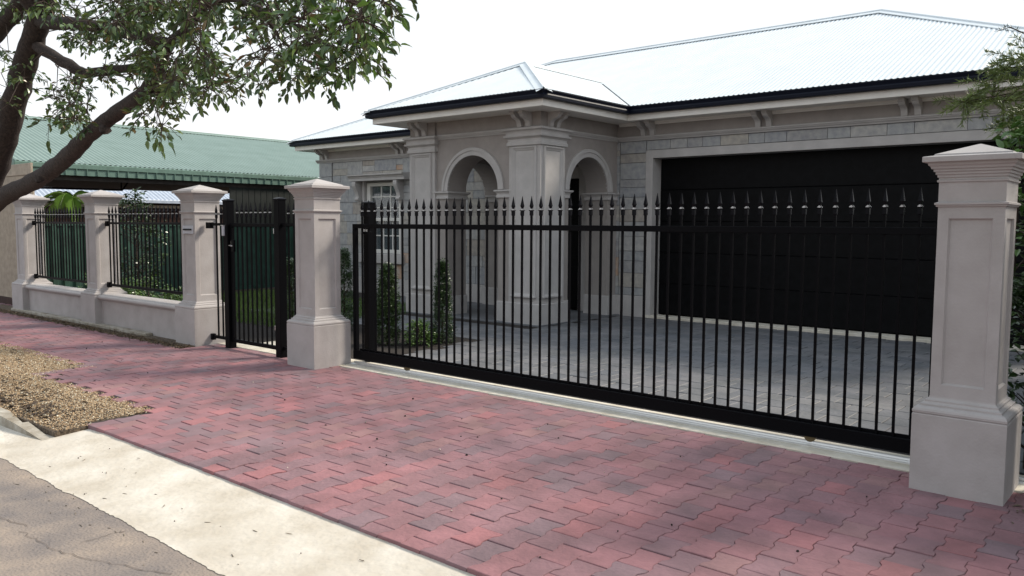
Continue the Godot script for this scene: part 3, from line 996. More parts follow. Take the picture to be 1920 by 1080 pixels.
func build_porch(h: Node3D, cm: ArrayMesh) -> void:
	put("porch_floor", block(V(-10.42, -0.1, -11.55), V(-7.44, 0.018, -9.38), 0.008), M.grey[0], h)
	# three walls, each a sheet of masonry with a round arch through it
	var wz := PZ - 0.05
	var spring := 2.035
	var front := MB.new()
	front.extrude(arch_wall(0.0, 1.35, 0.543, spring, 3.20, 0.0), -0.42, 0.0)
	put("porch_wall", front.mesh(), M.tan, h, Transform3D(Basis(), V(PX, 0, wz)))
	# side walls: local x runs towards -z for the right wall, towards +z for the left one
	var span := absf(FZ - wz)
	var mid := wz - span * 0.5
	var ac := -10.755
	for s in [1, -1]:
		var b := Basis(Vector3.UP, s * PI / 2)
		var side := MB.new()
		var off: float = (mid - ac) * s
		side.extrude(arch_wall(off, span * 0.5, 0.53, spring, 3.20, 0.0), -0.42, 0.0)
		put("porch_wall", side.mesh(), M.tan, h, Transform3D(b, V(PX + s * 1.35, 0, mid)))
		put("arch_moulding", arch_band(0.53, 0.655, spring, -0.02, 0.022, 0.03), M.trim, h, Transform3D(b, V(PX + s * 1.35, 0, ac)))
		put("string_course", run_mould(STRING, -span * 0.5, span * 0.5).mesh(), M.trim, h, Transform3D(b, V(PX + s * 1.35, 0, mid)))
		for e in [-0.50, 0.50]:
			pass
		for q in 2:
			# imposts: wrap the jamb of the opening
			var z0 := ac - 0.53 if q == 0 else ac + 0.53
			var z1 := FZ + 0.01 if q == 0 else PZ - 0.62
			var lo := minf(z0, z1)
			var hi := maxf(z0, z1)
			put("impost", impost(V(PX + s * 1.35 - s * 0.42, 0, lo), V(PX + s * 1.35, 0, hi)), M.trim, h)
			put("jamb_base", block(V(minf(PX + s * 1.35 - s * 0.44, PX + s * 1.35 + s * 0.045), -0.03, lo - 0.02), V(maxf(PX + s * 1.35 - s * 0.44, PX + s * 1.35 + s * 0.045), 0.335, hi + (0.02 if q == 0 else 0.0)), 0.006), M.trim, h)
	put("arch_moulding", arch_band(0.543, 0.665, spring, -0.02, 0.022, 0.03), M.trim, h, Transform3D(Basis(), V(PX, 0, wz)))
	put("string_course", run_mould(STRING, -1.35, 1.35).mesh(), M.trim, h, Transform3D(Basis(), V(PX, 0, wz)))
	for s in [-1, 1]:
		var a: float = PX + s * 0.543
		var b: float = PX + s * 0.80
		put("impost", impost(V(minf(a, b), 0, wz - 0.42), V(maxf(a, b), 0, wz)), M.trim, h)
		put("jamb_base", block(V(minf(a, b) - (0.03 if s > 0 else 0.0), -0.03, wz - 0.43), V(maxf(a, b) + (0.03 if s < 0 else 0.0), 0.322, wz + 0.045), 0.006), M.trim, h)
	put("porch_ceiling", block(V(-10.2, 2.95, -11.56), V(-7.6, 3.0, wz - 0.1)), M.fascia, h)
	# the two corner piers with sunk panels framed by mouldings
	for s in [-1, 1]:
		var cx: float = PX + s * 1.10
		var cz := PZ - 0.30
		var pier := MB.new()
		pier.square_loft([[0.300, 0.0], [0.300, 2.70]], false)
		var p := put("pier", pier.mesh(), M.trim, h, Transform3D(Basis(), V(cx, 0, cz)))
		var bs := MB.new()
		bs.square_loft([[0.352, -0.03], [0.352, 0.318], [0.346, 0.325], [0.300, 0.328]], false)
		put("pier_base", bs.mesh(), M.trim, p)
		var cap := MB.new()
		cap.square_loft([[0.300, 2.665], [0.322, 2.668], [0.330, 2.672], [0.330, 2.712], [0.322, 2.718], [0.316, 2.735], [0.318, 2.765], [0.345, 2.785], [0.362, 2.792], [0.366, 2.800], [0.366, 2.815], [0.340, 2.822], [0.336, 2.850], [0.345, 2.872], [0.366, 2.888], [0.382, 2.894], [0.384, 2.915], [0.376, 2.924], [0.30, 2.942]])
		put("capital", cap.mesh(), M.trim, p)
		var fr := MB.new()
		fr.square_loft([[0.290, 2.93], [0.290, 3.16]], false)
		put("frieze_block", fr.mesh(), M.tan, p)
		for k in [0, 1]:
			var yaw: float = 0.0 if k == 0 else s * PI / 2
			var bb := Basis(Vector3.UP, yaw)
			put("panel_frame", panel_frame(0.172, 0.470, 2.590), M.trim, p, Transform3D(bb, bb * V(0, 0, 0.300)))
			for e in [-0.082, 0.082]:
				put("corbel", cm, M.trim, p, Transform3D(bb, bb * V(e, 0, 0.290)))
	# front door deep in the shade of the porch
	var fd := put("front_door", block(V(-9.50, 0.02, -11.82), V(-8.30, 2.30, -11.77)), M.door, h)
	for i in 2:
		for k in 3:
			put("door_panel", block(V(-9.38 + i * 0.56, 0.18 + k * 0.70, -11.77), V(-8.98 + i * 0.56, 0.76 + k * 0.70, -11.755), 0.008), M.door, fd)
	put("handle", block(V(-9.42, 1.0, -11.77), V(-9.39, 1.14, -11.72), 0.006), M.chrome, fd)
	put("door_surround", block(V(-9.72, 0.0, -11.62), V(-9.50, 2.50, -11.54), 0.006), M.trim, h)
	put("door_surround", block(V(-8.30, 0.0, -11.62), V(-8.08, 2.50, -11.54), 0.006), M.trim, h)
	put("door_surround", block(V(-9.50, 2.30, -11.62), V(-8.30, 2.50, -11.54), 0.006), M.trim, h)

func impost(lo: Vector3, hi: Vector3) -> ArrayMesh:
	var m := MB.new()
	for i in IMPOST.size() - 3:
		var a: Array = IMPOST[i + 1]
		var b: Array = IMPOST[i + 2]
		var l := V(lo.x - a[0], a[1], lo.z - a[0])
		var g := V(hi.x + a[0], a[1], hi.z + a[0])
		var l2 := V(lo.x - b[0], b[1], lo.z - b[0])
		var g2 := V(hi.x + b[0], b[1], hi.z + b[0])
		m.quad(V(l.x, l.y, g.z), V(g.x, l.y, g.z), V(g2.x, l2.y, g2.z), V(l2.x, l2.y, g2.z)); m.quad(V(g.x, l.y, g.z), V(g.x, l.y, l.z), V(g2.x, l2.y, l2.z), V(g2.x, l2.y, g2.z))
		m.quad(V(g.x, l.y, l.z), V(l.x, l.y, l.z), V(l2.x, l2.y, l2.z), V(g2.x, l2.y, l2.z)); m.quad(V(l.x, l.y, l.z), V(l.x, l.y, g.z), V(l2.x, l2.y, g2.z), V(l2.x, l2.y, l2.z))
	m.quad(V(lo.x - 0.048, 2.026, hi.z + 0.048), V(hi.x + 0.048, 2.026, hi.z + 0.048), V(hi.x + 0.048, 2.026, lo.z - 0.048), V(lo.x - 0.048, 2.026, lo.z - 0.048))
	m.quad(V(lo.x - 0.02, 1.905, lo.z - 0.02), V(hi.x + 0.02, 1.905, lo.z - 0.02), V(hi.x + 0.02, 1.905, hi.z + 0.02), V(lo.x - 0.02, 1.905, hi.z + 0.02))
	return m.mesh()

func panel_frame(half: float, y0: float, y1: float) -> ArrayMesh:
	# raised bolection frame round a panel, on a face at z = 0, with a little sill below
	var m := MB.new()
	var rings := [[0.066, 0.001], [0.062, 0.026], [0.050, 0.036], [0.038, 0.030], [0.026, 0.018], [0.012, 0.012], [0.0, 0.001]]
	for i in rings.size() - 1:
		var a: Array = rings[i]
		var b: Array = rings[i + 1]
		var o := [V(-half - a[0], y0 - a[0], a[1]), V(half + a[0], y0 - a[0], a[1]), V(half + a[0], y1 + a[0], a[1]), V(-half - a[0], y1 + a[0], a[1])]
		var n := [V(-half - b[0], y0 - b[0], b[1]), V(half + b[0], y0 - b[0], b[1]), V(half + b[0], y1 + b[0], b[1]), V(-half - b[0], y1 + b[0], b[1])]
		for k in 4:
			m.quad(o[k], o[(k + 1) % 4], n[(k + 1) % 4], n[k])
	m.box(V(-half - 0.07, y0 - 0.062, 0.0), V(half + 0.07, y0 - 0.03, 0.045), 0.006)
	return m.mesh()

func build_roof(h: Node3D) -> void:
	var xl := -16.10
	var xr := -0.27
	var zf := -11.07
	var zb := -19.73
	var run := (zf - zb) * 0.5
	var px0 := PX - 1.9
	var px1 := PX + 1.9
	var pzf := -8.90
	var y := EY - 0.012
	var flat := func(_u: float) -> float: return 0.05
	var roof := put("roof", corrugated(V(0, y, zf), V(1, 0, 0), V(0, 0, -1), TP, xl, xr, func(u: float) -> float: return maxf(0.05, 1.9 - absf(u - PX)), func(u: float) -> float: return minf(run, minf(u - xl, xr - u))), M.roof_white, h)
	put("roof_slope", corrugated(V(0, y, zb), V(1, 0, 0), V(0, 0, 1), TP, xl, xr, flat, func(u: float) -> float: return minf(run, minf(u - xl, xr - u))), M.roof_white, roof)
	put("roof_slope", corrugated(V(xr, y, 0), V(0, 0, 1), V(-1, 0, 0), TP, zb, zf, flat, func(u: float) -> float: return minf(u - zb, zf - u)), M.roof_white, roof)
	put("roof_slope", corrugated(V(xl, y, 0), V(0, 0, 1), V(1, 0, 0), TP, zb, zf, flat, func(u: float) -> float: return minf(u - zb, zf - u)), M.roof_white, roof)
	# porch hip
	put("roof_slope", corrugated(V(0, y, pzf), V(1, 0, 0), V(0, 0, -1), TP, px0, px1, flat, func(u: float) -> float: return minf(u - px0, px1 - u)), M.roof_white, roof)
	for s in [-1, 1]:
		put("roof_slope", corrugated(V(PX + s * 1.9, y, 0), V(0, 0, 1), V(-s, 0, 0), TP, zf - 1.9, pzf, func(u: float) -> float: return maxf(0.05, zf - u), func(u: float) -> float: return minf(1.9, pzf - u)), M.roof_white, roof)
	# cappings
	var ry := y + run * TP
	var sf := V(0, -TP, 1).normalized()
	var sb := V(0, -TP, -1).normalized()
	var sr := V(1, -TP, 0).normalized()
	var sl := V(-1, -TP, 0).normalized()
	var zr := zf - run
	put("ridge_cap", strip_cap(V(xl + run, ry, zr), V(xr - run, ry, zr), sf, sb), M.roof_white, roof)
	put("hip_cap", strip_cap(V(xr - run, ry, zr), V(xr - 0.05, y, zf - 0.05), sf, sr), M.roof_white, roof)
	put("hip_cap", strip_cap(V(xl + run, ry, zr), V(xl + 0.05, y, zf - 0.05), sf, sl), M.roof_white, roof)
	put("hip_cap", strip_cap(V(xr - run, ry, zr), V(xr - 0.05, y, zb + 0.05), sb, sr), M.roof_white, roof)
	var ay := y + 1.9 * TP
	put("ridge_cap", strip_cap(V(PX, ay, pzf - 1.9), V(PX, ay, zf - 1.9), sr, sl), M.roof_white, roof)
	put("hip_cap", strip_cap(V(PX, ay, pzf - 1.9), V(px1 - 0.05, y, pzf - 0.05), sf, sr), M.roof_white, roof)
	put("hip_cap", strip_cap(V(PX, ay, pzf - 1.9), V(px0 + 0.05, y, pzf - 0.05), sf, sl), M.roof_white, roof)
	for s in [-1, 1]:
		var vm := MB.new()
		vm.tube([V(PX + s * 1.9, y - 0.01, zf), V(PX + s * 0.25, y - 0.01 + 1.65 * TP, zf - 1.65)], [0.025, 0.025], 6)
		put("valley", vm.mesh(), M.gutter, roof)
	# gutters, fascias, soffits
	gutter_run(h, [V(px0, EY, zf - 0.02), V(px0, EY, pzf), V(px1, EY, pzf), V(px1, EY, zf), V(xr, EY, zf), V(xr, EY, zb)], M.gutter)
	gutter_run(h, [V(xl, EY, zb), V(xl, EY, zf), V(px0 + 0.02, EY, zf)], M.gutter)
	var f := MB.new()
	var fy0 := 3.140
	var fy1 := 3.262
	var t := 0.10
	f.box(V(px0 + t, fy0, pzf - t - 0.025), V(px1 - t, fy1, pzf - t), 0.004); f.box(V(px1 - t - 0.025, fy0, zf - t), V(px1 - t - 0.001, fy1, pzf - t - 0.025), 0.004); f.box(V(px0 + t + 0.001, fy0, zf - t), V(px0 + t + 0.025, fy1, pzf - t - 0.025), 0.004)
	f.box(V(px1 - t - 0.02, fy0, zf - t - 0.025), V(xr - t, fy1, zf - t), 0.004); f.box(V(xl + t, fy0, zf - t - 0.025), V(px0 + t + 0.02, fy1, zf - t), 0.004); f.box(V(xl + t, fy0, zb + t), V(xl + t + 0.025, fy1, zf - t - 0.025), 0.004); f.box(V(xr - t - 0.025, fy0, zb + t), V(xr - t, fy1, zf - t - 0.025), 0.004)
	put("fascia", f.mesh(), M.fascia, h)
	var so := MB.new()
	so.box(V(px0 + t + 0.02, 3.150, wzs()), V(px1 - t - 0.02, 3.165, pzf - t - 0.02)); so.box(V(PX + 1.35, 3.150, zf - t - 0.6), V(px1 - t - 0.02, 3.165, wzs())); so.box(V(px0 + t + 0.02, 3.150, zf - t - 0.6), V(PX - 1.35, 3.165, wzs()))
	so.box(V(px1 - t - 0.02, 3.150, -11.6), V(xr - t - 0.02, 3.165, zf - t - 0.02)); so.box(V(xl + t + 0.02, 3.150, -11.6), V(px0 + t + 0.02, 3.165, zf - t - 0.02)); so.box(V(xl + t + 0.02, 3.150, zb + t), V(-15.55, 3.165, -11.6))
	put("soffit", so.mesh(), M.fascia, h)

func wzs() -> float:
	return PZ - 0.06

# ---------------------------------------------------------------- neighbour on the left
func build_neighbour() -> void:
	var ex := -17.0
	var ey := 2.64
	var z0 := -5.74
	var z1 := -17.5
	var p := 0.31
	var t := thing("carport", "long green corrugated carport next door behind the low wall", "carport")
	put("roof", corrugated(V(ex, ey, 0), V(0, 0, 1), V(-1, 0, 0), p, z1, z0, func(_u: float) -> float: return 0.0, func(_u: float) -> float: return 4.1, 0.1, 0.013), M.roof_green, t)
	put("roof_slope", corrugated(V(ex - 8.2, ey, 0), V(0, 0, 1), V(1, 0, 0), p, z1, z0, func(_u: float) -> float: return 0.0, func(_u: float) -> float: return 4.1, 0.1, 0.013), M.roof_green, t)
	put("ridge_cap", strip_cap(V(ex - 4.1, ey + 4.1 * p, z1), V(ex - 4.1, ey + 4.1 * p, z0), V(1, -p, 0).normalized(), V(-1, -p, 0).normalized(), 0.16), M.roof_green, t)
	var g := MB.new()
	g.box(V(ex - 0.06, ey - 0.115, z1), V(ex + 0.07, ey - 0.012, z0 + 0.05), 0.012)
	put("gutter", g.mesh(), M.green_trim, t)
	for s in [[0.0, 1.0], [8.2, -1.0]]:
		var b := MB.new()
		var x0: float = ex - s[0]
		var x1 := ex - 4.1
		b.quad(V(x0, ey - 0.13, z0 + 0.03), V(x1, ey - 0.13 + 4.1 * p, z0 + 0.03), V(x1, ey + 0.02 + 4.1 * p, z0 + 0.03), V(x0, ey + 0.02, z0 + 0.03))
		b.quad(V(x0, ey - 0.13, z0 - 0.0), V(x1, ey - 0.13 + 4.1 * p, z0), V(x1, ey - 0.13 + 4.1 * p, z0 + 0.03), V(x0, ey - 0.13, z0 + 0.03))
		put("barge_board", b.mesh(), M.green_trim, t)
	# ribbed valance under the gutter, one tray after another
	var vm := block(V(-0.012, ey - 0.235, -0.098), V(0.0, ey - 0.10, 0.086))
	var rb := block(V(-0.012, ey - 0.235, -0.0), V(0.022, ey - 0.10, 0.016), 0.003)
	for k in 57:
		put("valance_tray", vm, M.green_trim, t, Transform3D(Basis(), V(ex + 0.045, 0, z0 - 0.15 - 0.2 * k)))
		put("valance_rib", rb, M.green_trim, t, Transform3D(Basis(), V(ex + 0.047, 0, z0 - 0.06 - 0.2 * k)))
	put("beam", block(V(ex - 0.14, ey - 0.33, z1), V(ex - 0.05, ey - 0.20, z0 - 0.05)), M.timber, t)
	put("ceiling", block(V(ex - 8.1, ey - 0.16, z1), V(ex - 0.15, ey - 0.135, z0 - 0.1)), M.timber, t)
	for z in [-9.35, -13.4]:
		put("post", block(V(ex - 0.14, 0, z - 0.045), V(ex - 0.05, ey - 0.33, z + 0.045), 0.004), M.cream_wall, t)
	# closed-in rear part behind dark sheeting
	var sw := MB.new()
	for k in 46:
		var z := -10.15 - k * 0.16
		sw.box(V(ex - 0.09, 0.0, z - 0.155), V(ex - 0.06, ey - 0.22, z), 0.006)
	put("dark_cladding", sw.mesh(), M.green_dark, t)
	var o := MB.new()
	o.tube([V(ex - 0.45, 2.16, -6.3), V(ex - 0.45, 2.17, -7.90)], [0.02, 0.02], 6)
	o.tube([V(ex - 0.45, 2.17, -7.88), V(ex - 0.45, 2.40, -7.88)], [0.016, 0.016], 6)
	o.tube([V(ex - 0.45, 2.17, -7.90), V(ex - 0.45, 2.42, -8.08)], [0.016, 0.016], 6)
	put("hanging_rail", o.mesh(), M.black, t)
	# cream ribbed wall in front of the carport
	var w := thing("cream_wall", "cream ribbed sheet wall at the far left edge behind the tree limb", "wall")
	var wx := -15.38
	var wz := -5.42
	for k in 62:
		put("rib_sheet", block(V(wx - 0.055 * (k + 1) + 0.004, 0.12, wz - 0.02), V(wx - 0.055 * k - 0.004, 2.30, wz), 0.004), M.cream_wall, w)
	put("top_board", block(V(wx - 3.6, 2.302, wz - 0.03), V(wx + 0.02, 2.50, wz + 0.012), 0.005), M.cream_wall, w)
	put("sheet_backing", block(V(wx - 3.5, 0.0, wz - 0.05), V(wx, 2.30, wz - 0.022)), M.cream_wall, w)
	put("base_board", block(V(wx - 3.6, -0.16, wz - 0.03), V(wx + 0.02, 0.115, wz + 0.02), 0.004), M.brick_dark, w)
	# house beyond, its pale corrugated roof seen under the carport
	var n := thing("far_house", "dark brick house with pale blue corrugated roof seen beneath the carport roof", "house")
	put("roof", corrugated(V(-28, 2.28, 0), V(0, 0, 1), V(-1, 0, 0), 0.42, -20.0, -7.0, func(_u: float) -> float: return 0.0, func(_u: float) -> float: return 4.0, 0.15, 0.018), M.blue_roof, n)
	put("gutter", block(V(-28.05, 2.16, -20.0), V(-27.93, 2.27, -7.0), 0.01), M.blue_roof, n)
	put("fascia", block(V(-28.30, 2.00, -20.0), V(-28.20, 2.10, -7.0)), M.cream_wall, n)
	put("wall", block(V(-33, -0.15, -19.5), V(-28.31, 2.2, -7.3)), M.brick_dark, n)
	# green steel boundary fence running back from the pillar: each ribbed sheet is a piece
	var f := thing("boundary_fence", "dark green ribbed steel boundary fence behind the black fence panels", "fence")
	var fx := -16.45
	put("top_rail", block(V(fx - 0.02, 1.42, -12.5), V(fx + 0.03, 1.46, -5.6), 0.004), M.green_fence, f)
	put("bottom_rail", block(V(fx - 0.02, 0.02, -12.5), V(fx + 0.03, 0.09, -5.6), 0.004), M.green_fence, f)
	var pf := PackedVector2Array()
	for k in 5:
		var a := k * 0.2
		pf.append_array(PackedVector2Array([Vector2(a, 0.0), Vector2(a + 0.085, 0.0), Vector2(a + 0.105, 0.032), Vector2(a + 0.18, 0.032)]))
	var sm := MB.new()
	for k in pf.size() - 1:
		sm.quad(V(pf[k].y, 0.06, -pf[k].x), V(pf[k + 1].y, 0.06, -pf[k + 1].x), V(pf[k + 1].y, 1.43, -pf[k + 1].x), V(pf[k].y, 1.43, -pf[k].x))
	sm.quad(V(0.032, 0.06, -0.98), V(0.0, 0.06, -1.0), V(0.0, 1.43, -1.0), V(0.032, 1.43, -0.98))
	var sheet := sm.mesh()
	for k in 7:
		put("sheet", sheet, M.green_fence, f, Transform3D(Basis(), V(fx, 0, -5.6 - k)))
	for z in [-5.6, -8.0, -10.4, -12.5]:
		put("post", block(V(fx - 0.03, 0.0, z - 0.025), V(fx + 0.045, 1.465, z + 0.025), 0.004), M.green_fence, f)
	# the same kind of fence along the right boundary, seen edge-on beside the big pillar
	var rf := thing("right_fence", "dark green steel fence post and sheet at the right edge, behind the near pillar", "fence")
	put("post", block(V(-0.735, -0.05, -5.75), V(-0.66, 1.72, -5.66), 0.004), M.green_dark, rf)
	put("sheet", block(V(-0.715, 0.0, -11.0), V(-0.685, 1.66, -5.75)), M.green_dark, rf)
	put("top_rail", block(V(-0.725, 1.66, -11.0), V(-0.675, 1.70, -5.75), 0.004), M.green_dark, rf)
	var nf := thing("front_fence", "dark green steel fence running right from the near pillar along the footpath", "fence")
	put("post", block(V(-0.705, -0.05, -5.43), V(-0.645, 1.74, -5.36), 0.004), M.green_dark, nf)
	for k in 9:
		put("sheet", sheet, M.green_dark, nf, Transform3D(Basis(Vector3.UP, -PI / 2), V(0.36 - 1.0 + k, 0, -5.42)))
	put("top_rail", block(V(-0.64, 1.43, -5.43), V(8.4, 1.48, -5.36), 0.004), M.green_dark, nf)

# ---------------------------------------------------------------- plants
func leaf_mesh(l: float, w: float, fold: float, droop: float) -> ArrayMesh:
	# a pointed leaf along +x from its stalk at the origin, folded along the midrib and bent down at the tip
	var m := MB.new()
	var st := [[0.0, 0.0], [0.22, 0.75], [0.5, 1.0], [0.78, 0.62], [1.0, 0.0]]
	for i in st.size() - 1:
		for s in [-1, 1]:
			var a: Array = st[i]
			var b: Array = st[i + 1]
			var c0 := V(a[0] * l, -droop * l * a[0] * a[0], 0)
			var c1 := V(b[0] * l, -droop * l * b[0] * b[0], 0)
			var e0 := c0 + V(0, fold * a[1] * w, s * a[1] * w * 0.5)
			var e1 := c1 + V(0, fold * b[1] * w, s * b[1] * w * 0.5)
			if s > 0:
				m.tri(c0, e0, e1); m.tri(c0, e1, c1)
			else:
				m.tri(c0, e1, e0); m.tri(c0, c1, e1)
	return m.mesh()

func aim(d: Vector3, roll: float, s: float) -> Basis:
	var x := d.normalized()
	var up := Vector3.UP if absf(x.y) < 0.95 else Vector3.RIGHT
	var z := x.cross(up).normalized()
	var y := z.cross(x)
	return (Basis(x, y, z) * Basis(Vector3.RIGHT, roll)).scaled_local(Vector3.ONE * s)

func build_tree() -> void:
	var r := RandomNumberGenerator.new()
	r.seed = 400
	var t := thing("street_tree", "big leafy street tree whose limbs and canopy hang over the top left", "tree", V(-12.55, 0, -3.45))
	var o := t.position
	var m := MB.new()
	var lines := [
		[[V(-12.75, -0.25, -3.5), V(-12.68, 0.05, -3.5), V(-12.58, 0.5, -3.5), V(-12.48, 1.0, -3.5), V(-12.35, 1.35, -3.5), V(-12.15, 1.6, -3.5)], [0.46, 0.36, 0.29, 0.27, 0.27, 0.24]],
		[[V(-12.40, 1.25, -3.50), V(-11.9, 1.52, -3.5), V(-11.25, 1.90, -3.47), V(-10.70, 2.26, -3.45), V(-10.28, 2.60, -3.42), V(-9.90, 2.95, -3.40), V(-9.50, 3.24, -3.37), V(-9.19, 3.47, -3.35), V(-8.81, 3.80, -3.30), V(-8.31, 4.25, -3.20), V(-7.7, 5.1, -2.9), V(-7.3, 6.0, -2.5)], [0.166, 0.153, 0.144, 0.131, 0.125, 0.118, 0.115, 0.109, 0.099, 0.083, 0.057, 0.032]],
		[[V(-12.40, 1.05, -3.50), V(-11.9, 1.36, -3.5), V(-11.25, 1.62, -3.47), V(-10.75, 1.76, -3.45), V(-10.2, 1.84, -3.42), V(-9.62, 1.92, -3.40), V(-9.05, 2.00, -3.35), V(-8.51, 2.10, -3.30), V(-8.0, 2.24, -3.27), V(-7.55, 2.36, -3.25), V(-7.10, 2.45, -3.22), V(-6.68, 2.52, -3.20), V(-6.40, 2.68, -3.20), V(-6.22, 2.87, -3.20), V(-5.90, 2.93, -3.17), V(-5.66, 3.02, -3.14), V(-5.50, 3.30, -3.10), V(-5.2, 3.9, -2.9)], [0.142, 0.130, 0.113, 0.101, 0.092, 0.089, 0.085, 0.080, 0.072, 0.066, 0.062, 0.058, 0.049, 0.039, 0.033, 0.026, 0.024, 0.012]],
		[[V(-9.28, 3.30, -3.37), V(-8.56, 3.02, -3.40), V(-8.35, 2.93, -3.45), V(-7.98, 2.92, -3.50), V(-7.32, 2.88, -3.50), V(-7.0, 2.9, -3.5)], [0.06, 0.052, 0.05, 0.042, 0.035, 0.02]],
		[[V(-9.18, 3.52, -3.35), V(-8.5, 3.40, -3.32), V(-8.04, 3.32, -3.30), V(-7.28, 3.15, -3.25), V(-6.65, 2.99, -3.20), V(-6.26, 2.89, -3.20)], [0.08, 0.065, 0.06, 0.055, 0.05, 0.045]],
		[[V(-12.2, 2.2, -3.55), V(-12.10, 3.2, -3.6), V(-11.4, 3.62, -3.55), V(-10.68, 3.72, -3.5), V(-9.93, 3.93, -3.5), V(-9.4, 4.4, -3.4)], [0.16, 0.14, 0.13, 0.11, 0.08, 0.04]],
		[[V(-12.4, 1.2, -3.5), V(-12.45, 2.2, -3.55), V(-12.6, 3.6, -3.9), V(-12.9, 5.0, -4.2)], [0.22, 0.17, 0.13, 0.07]],
		[[V(-5.66, 3.02, -3.14), V(-5.3, 3.02, -3.06), V(-4.94, 2.96, -3.0), V(-4.58, 2.83, -2.95), V(-4.33, 2.71, -2.95), V(-3.95, 2.60, -2.9)], [0.035, 0.028, 0.024, 0.02, 0.014, 0.006]],
		[[V(-4.58, 2.83, -2.95), V(-4.41, 2.62, -3.0), V(-4.27, 2.54, -3.0)], [0.016, 0.011, 0.005]],
		[[V(-8.31, 4.25, -3.2), V(-7.2, 4.6, -2.4), V(-6.0, 4.9, -1.6), V(-5.0, 5.0, -1.0)], [0.10, 0.08, 0.05, 0.02]],
		[[V(-9.0, 3.6, -3.3), V(-9.0, 4.4, -2.6), V(-8.8, 5.2, -1.6), V(-8.6, 5.8, -0.8)], [0.10, 0.09, 0.06, 0.02]],
	]
	m.xf = Transform3D(Basis(), -o)
	var nodes := []
	for i in lines.size():
		var pts: Array = lines[i][0]
		var rad: Array = lines[i][1]
		# refine the line so that the bark swells and bends a little between the given points
		var cv := Curve3D.new()
		for k in pts.size():
			var tg: Vector3 = (pts[mini(k + 1, pts.size() - 1)] - pts[maxi(k - 1, 0)]) * 0.16
			cv.add_point(pts[k], -tg, tg)
		var fp := []
		var fr := []
		for k in pts.size() - 1:
			for q in 4:
				var u := q / 4.0
				var jit: Vector3 = V(r.randfn(), r.randfn(), r.randfn()) * rad[k] * 0.05
				fp.append(cv.sample(k, u) + (jit if k + q > 0 else Vector3.ZERO))
				fr.append(lerpf(rad[k], rad[k + 1], u) * (1.0 + r.randf_range(-0.05, 0.07)))
		fp.append(pts[-1]); fr.append(rad[-1])
		m.tube(fp, fr, 14 if rad[0] > 0.1 else 8, 0.10, 31 + i)
		if i > 0:
			for k in fp.size():
				if fr[k] < 0.16:
					nodes.append(fp[k])
	# knots and stubs of lopped shoots
	for kn in [[V(-7.30, 2.31, -3.18), 0.06], [V(-8.36, 2.86, -3.40), 0.055], [V(-8.9, 1.93, -3.22), 0.05], [V(-10.2, 2.45, -3.25), 0.06]]:
		var d := V(r.randf_range(-0.3, 0.3), -0.8, 0.5).normalized()
		m.tube([kn[0], kn[0] + d * kn[1] * 0.6, kn[0] + d * kn[1]], [kn[1], kn[1] * 0.8, kn[1] * 0.3], 8, 0.3, 3)
	put("trunk", m.mesh(), M.bark, t)
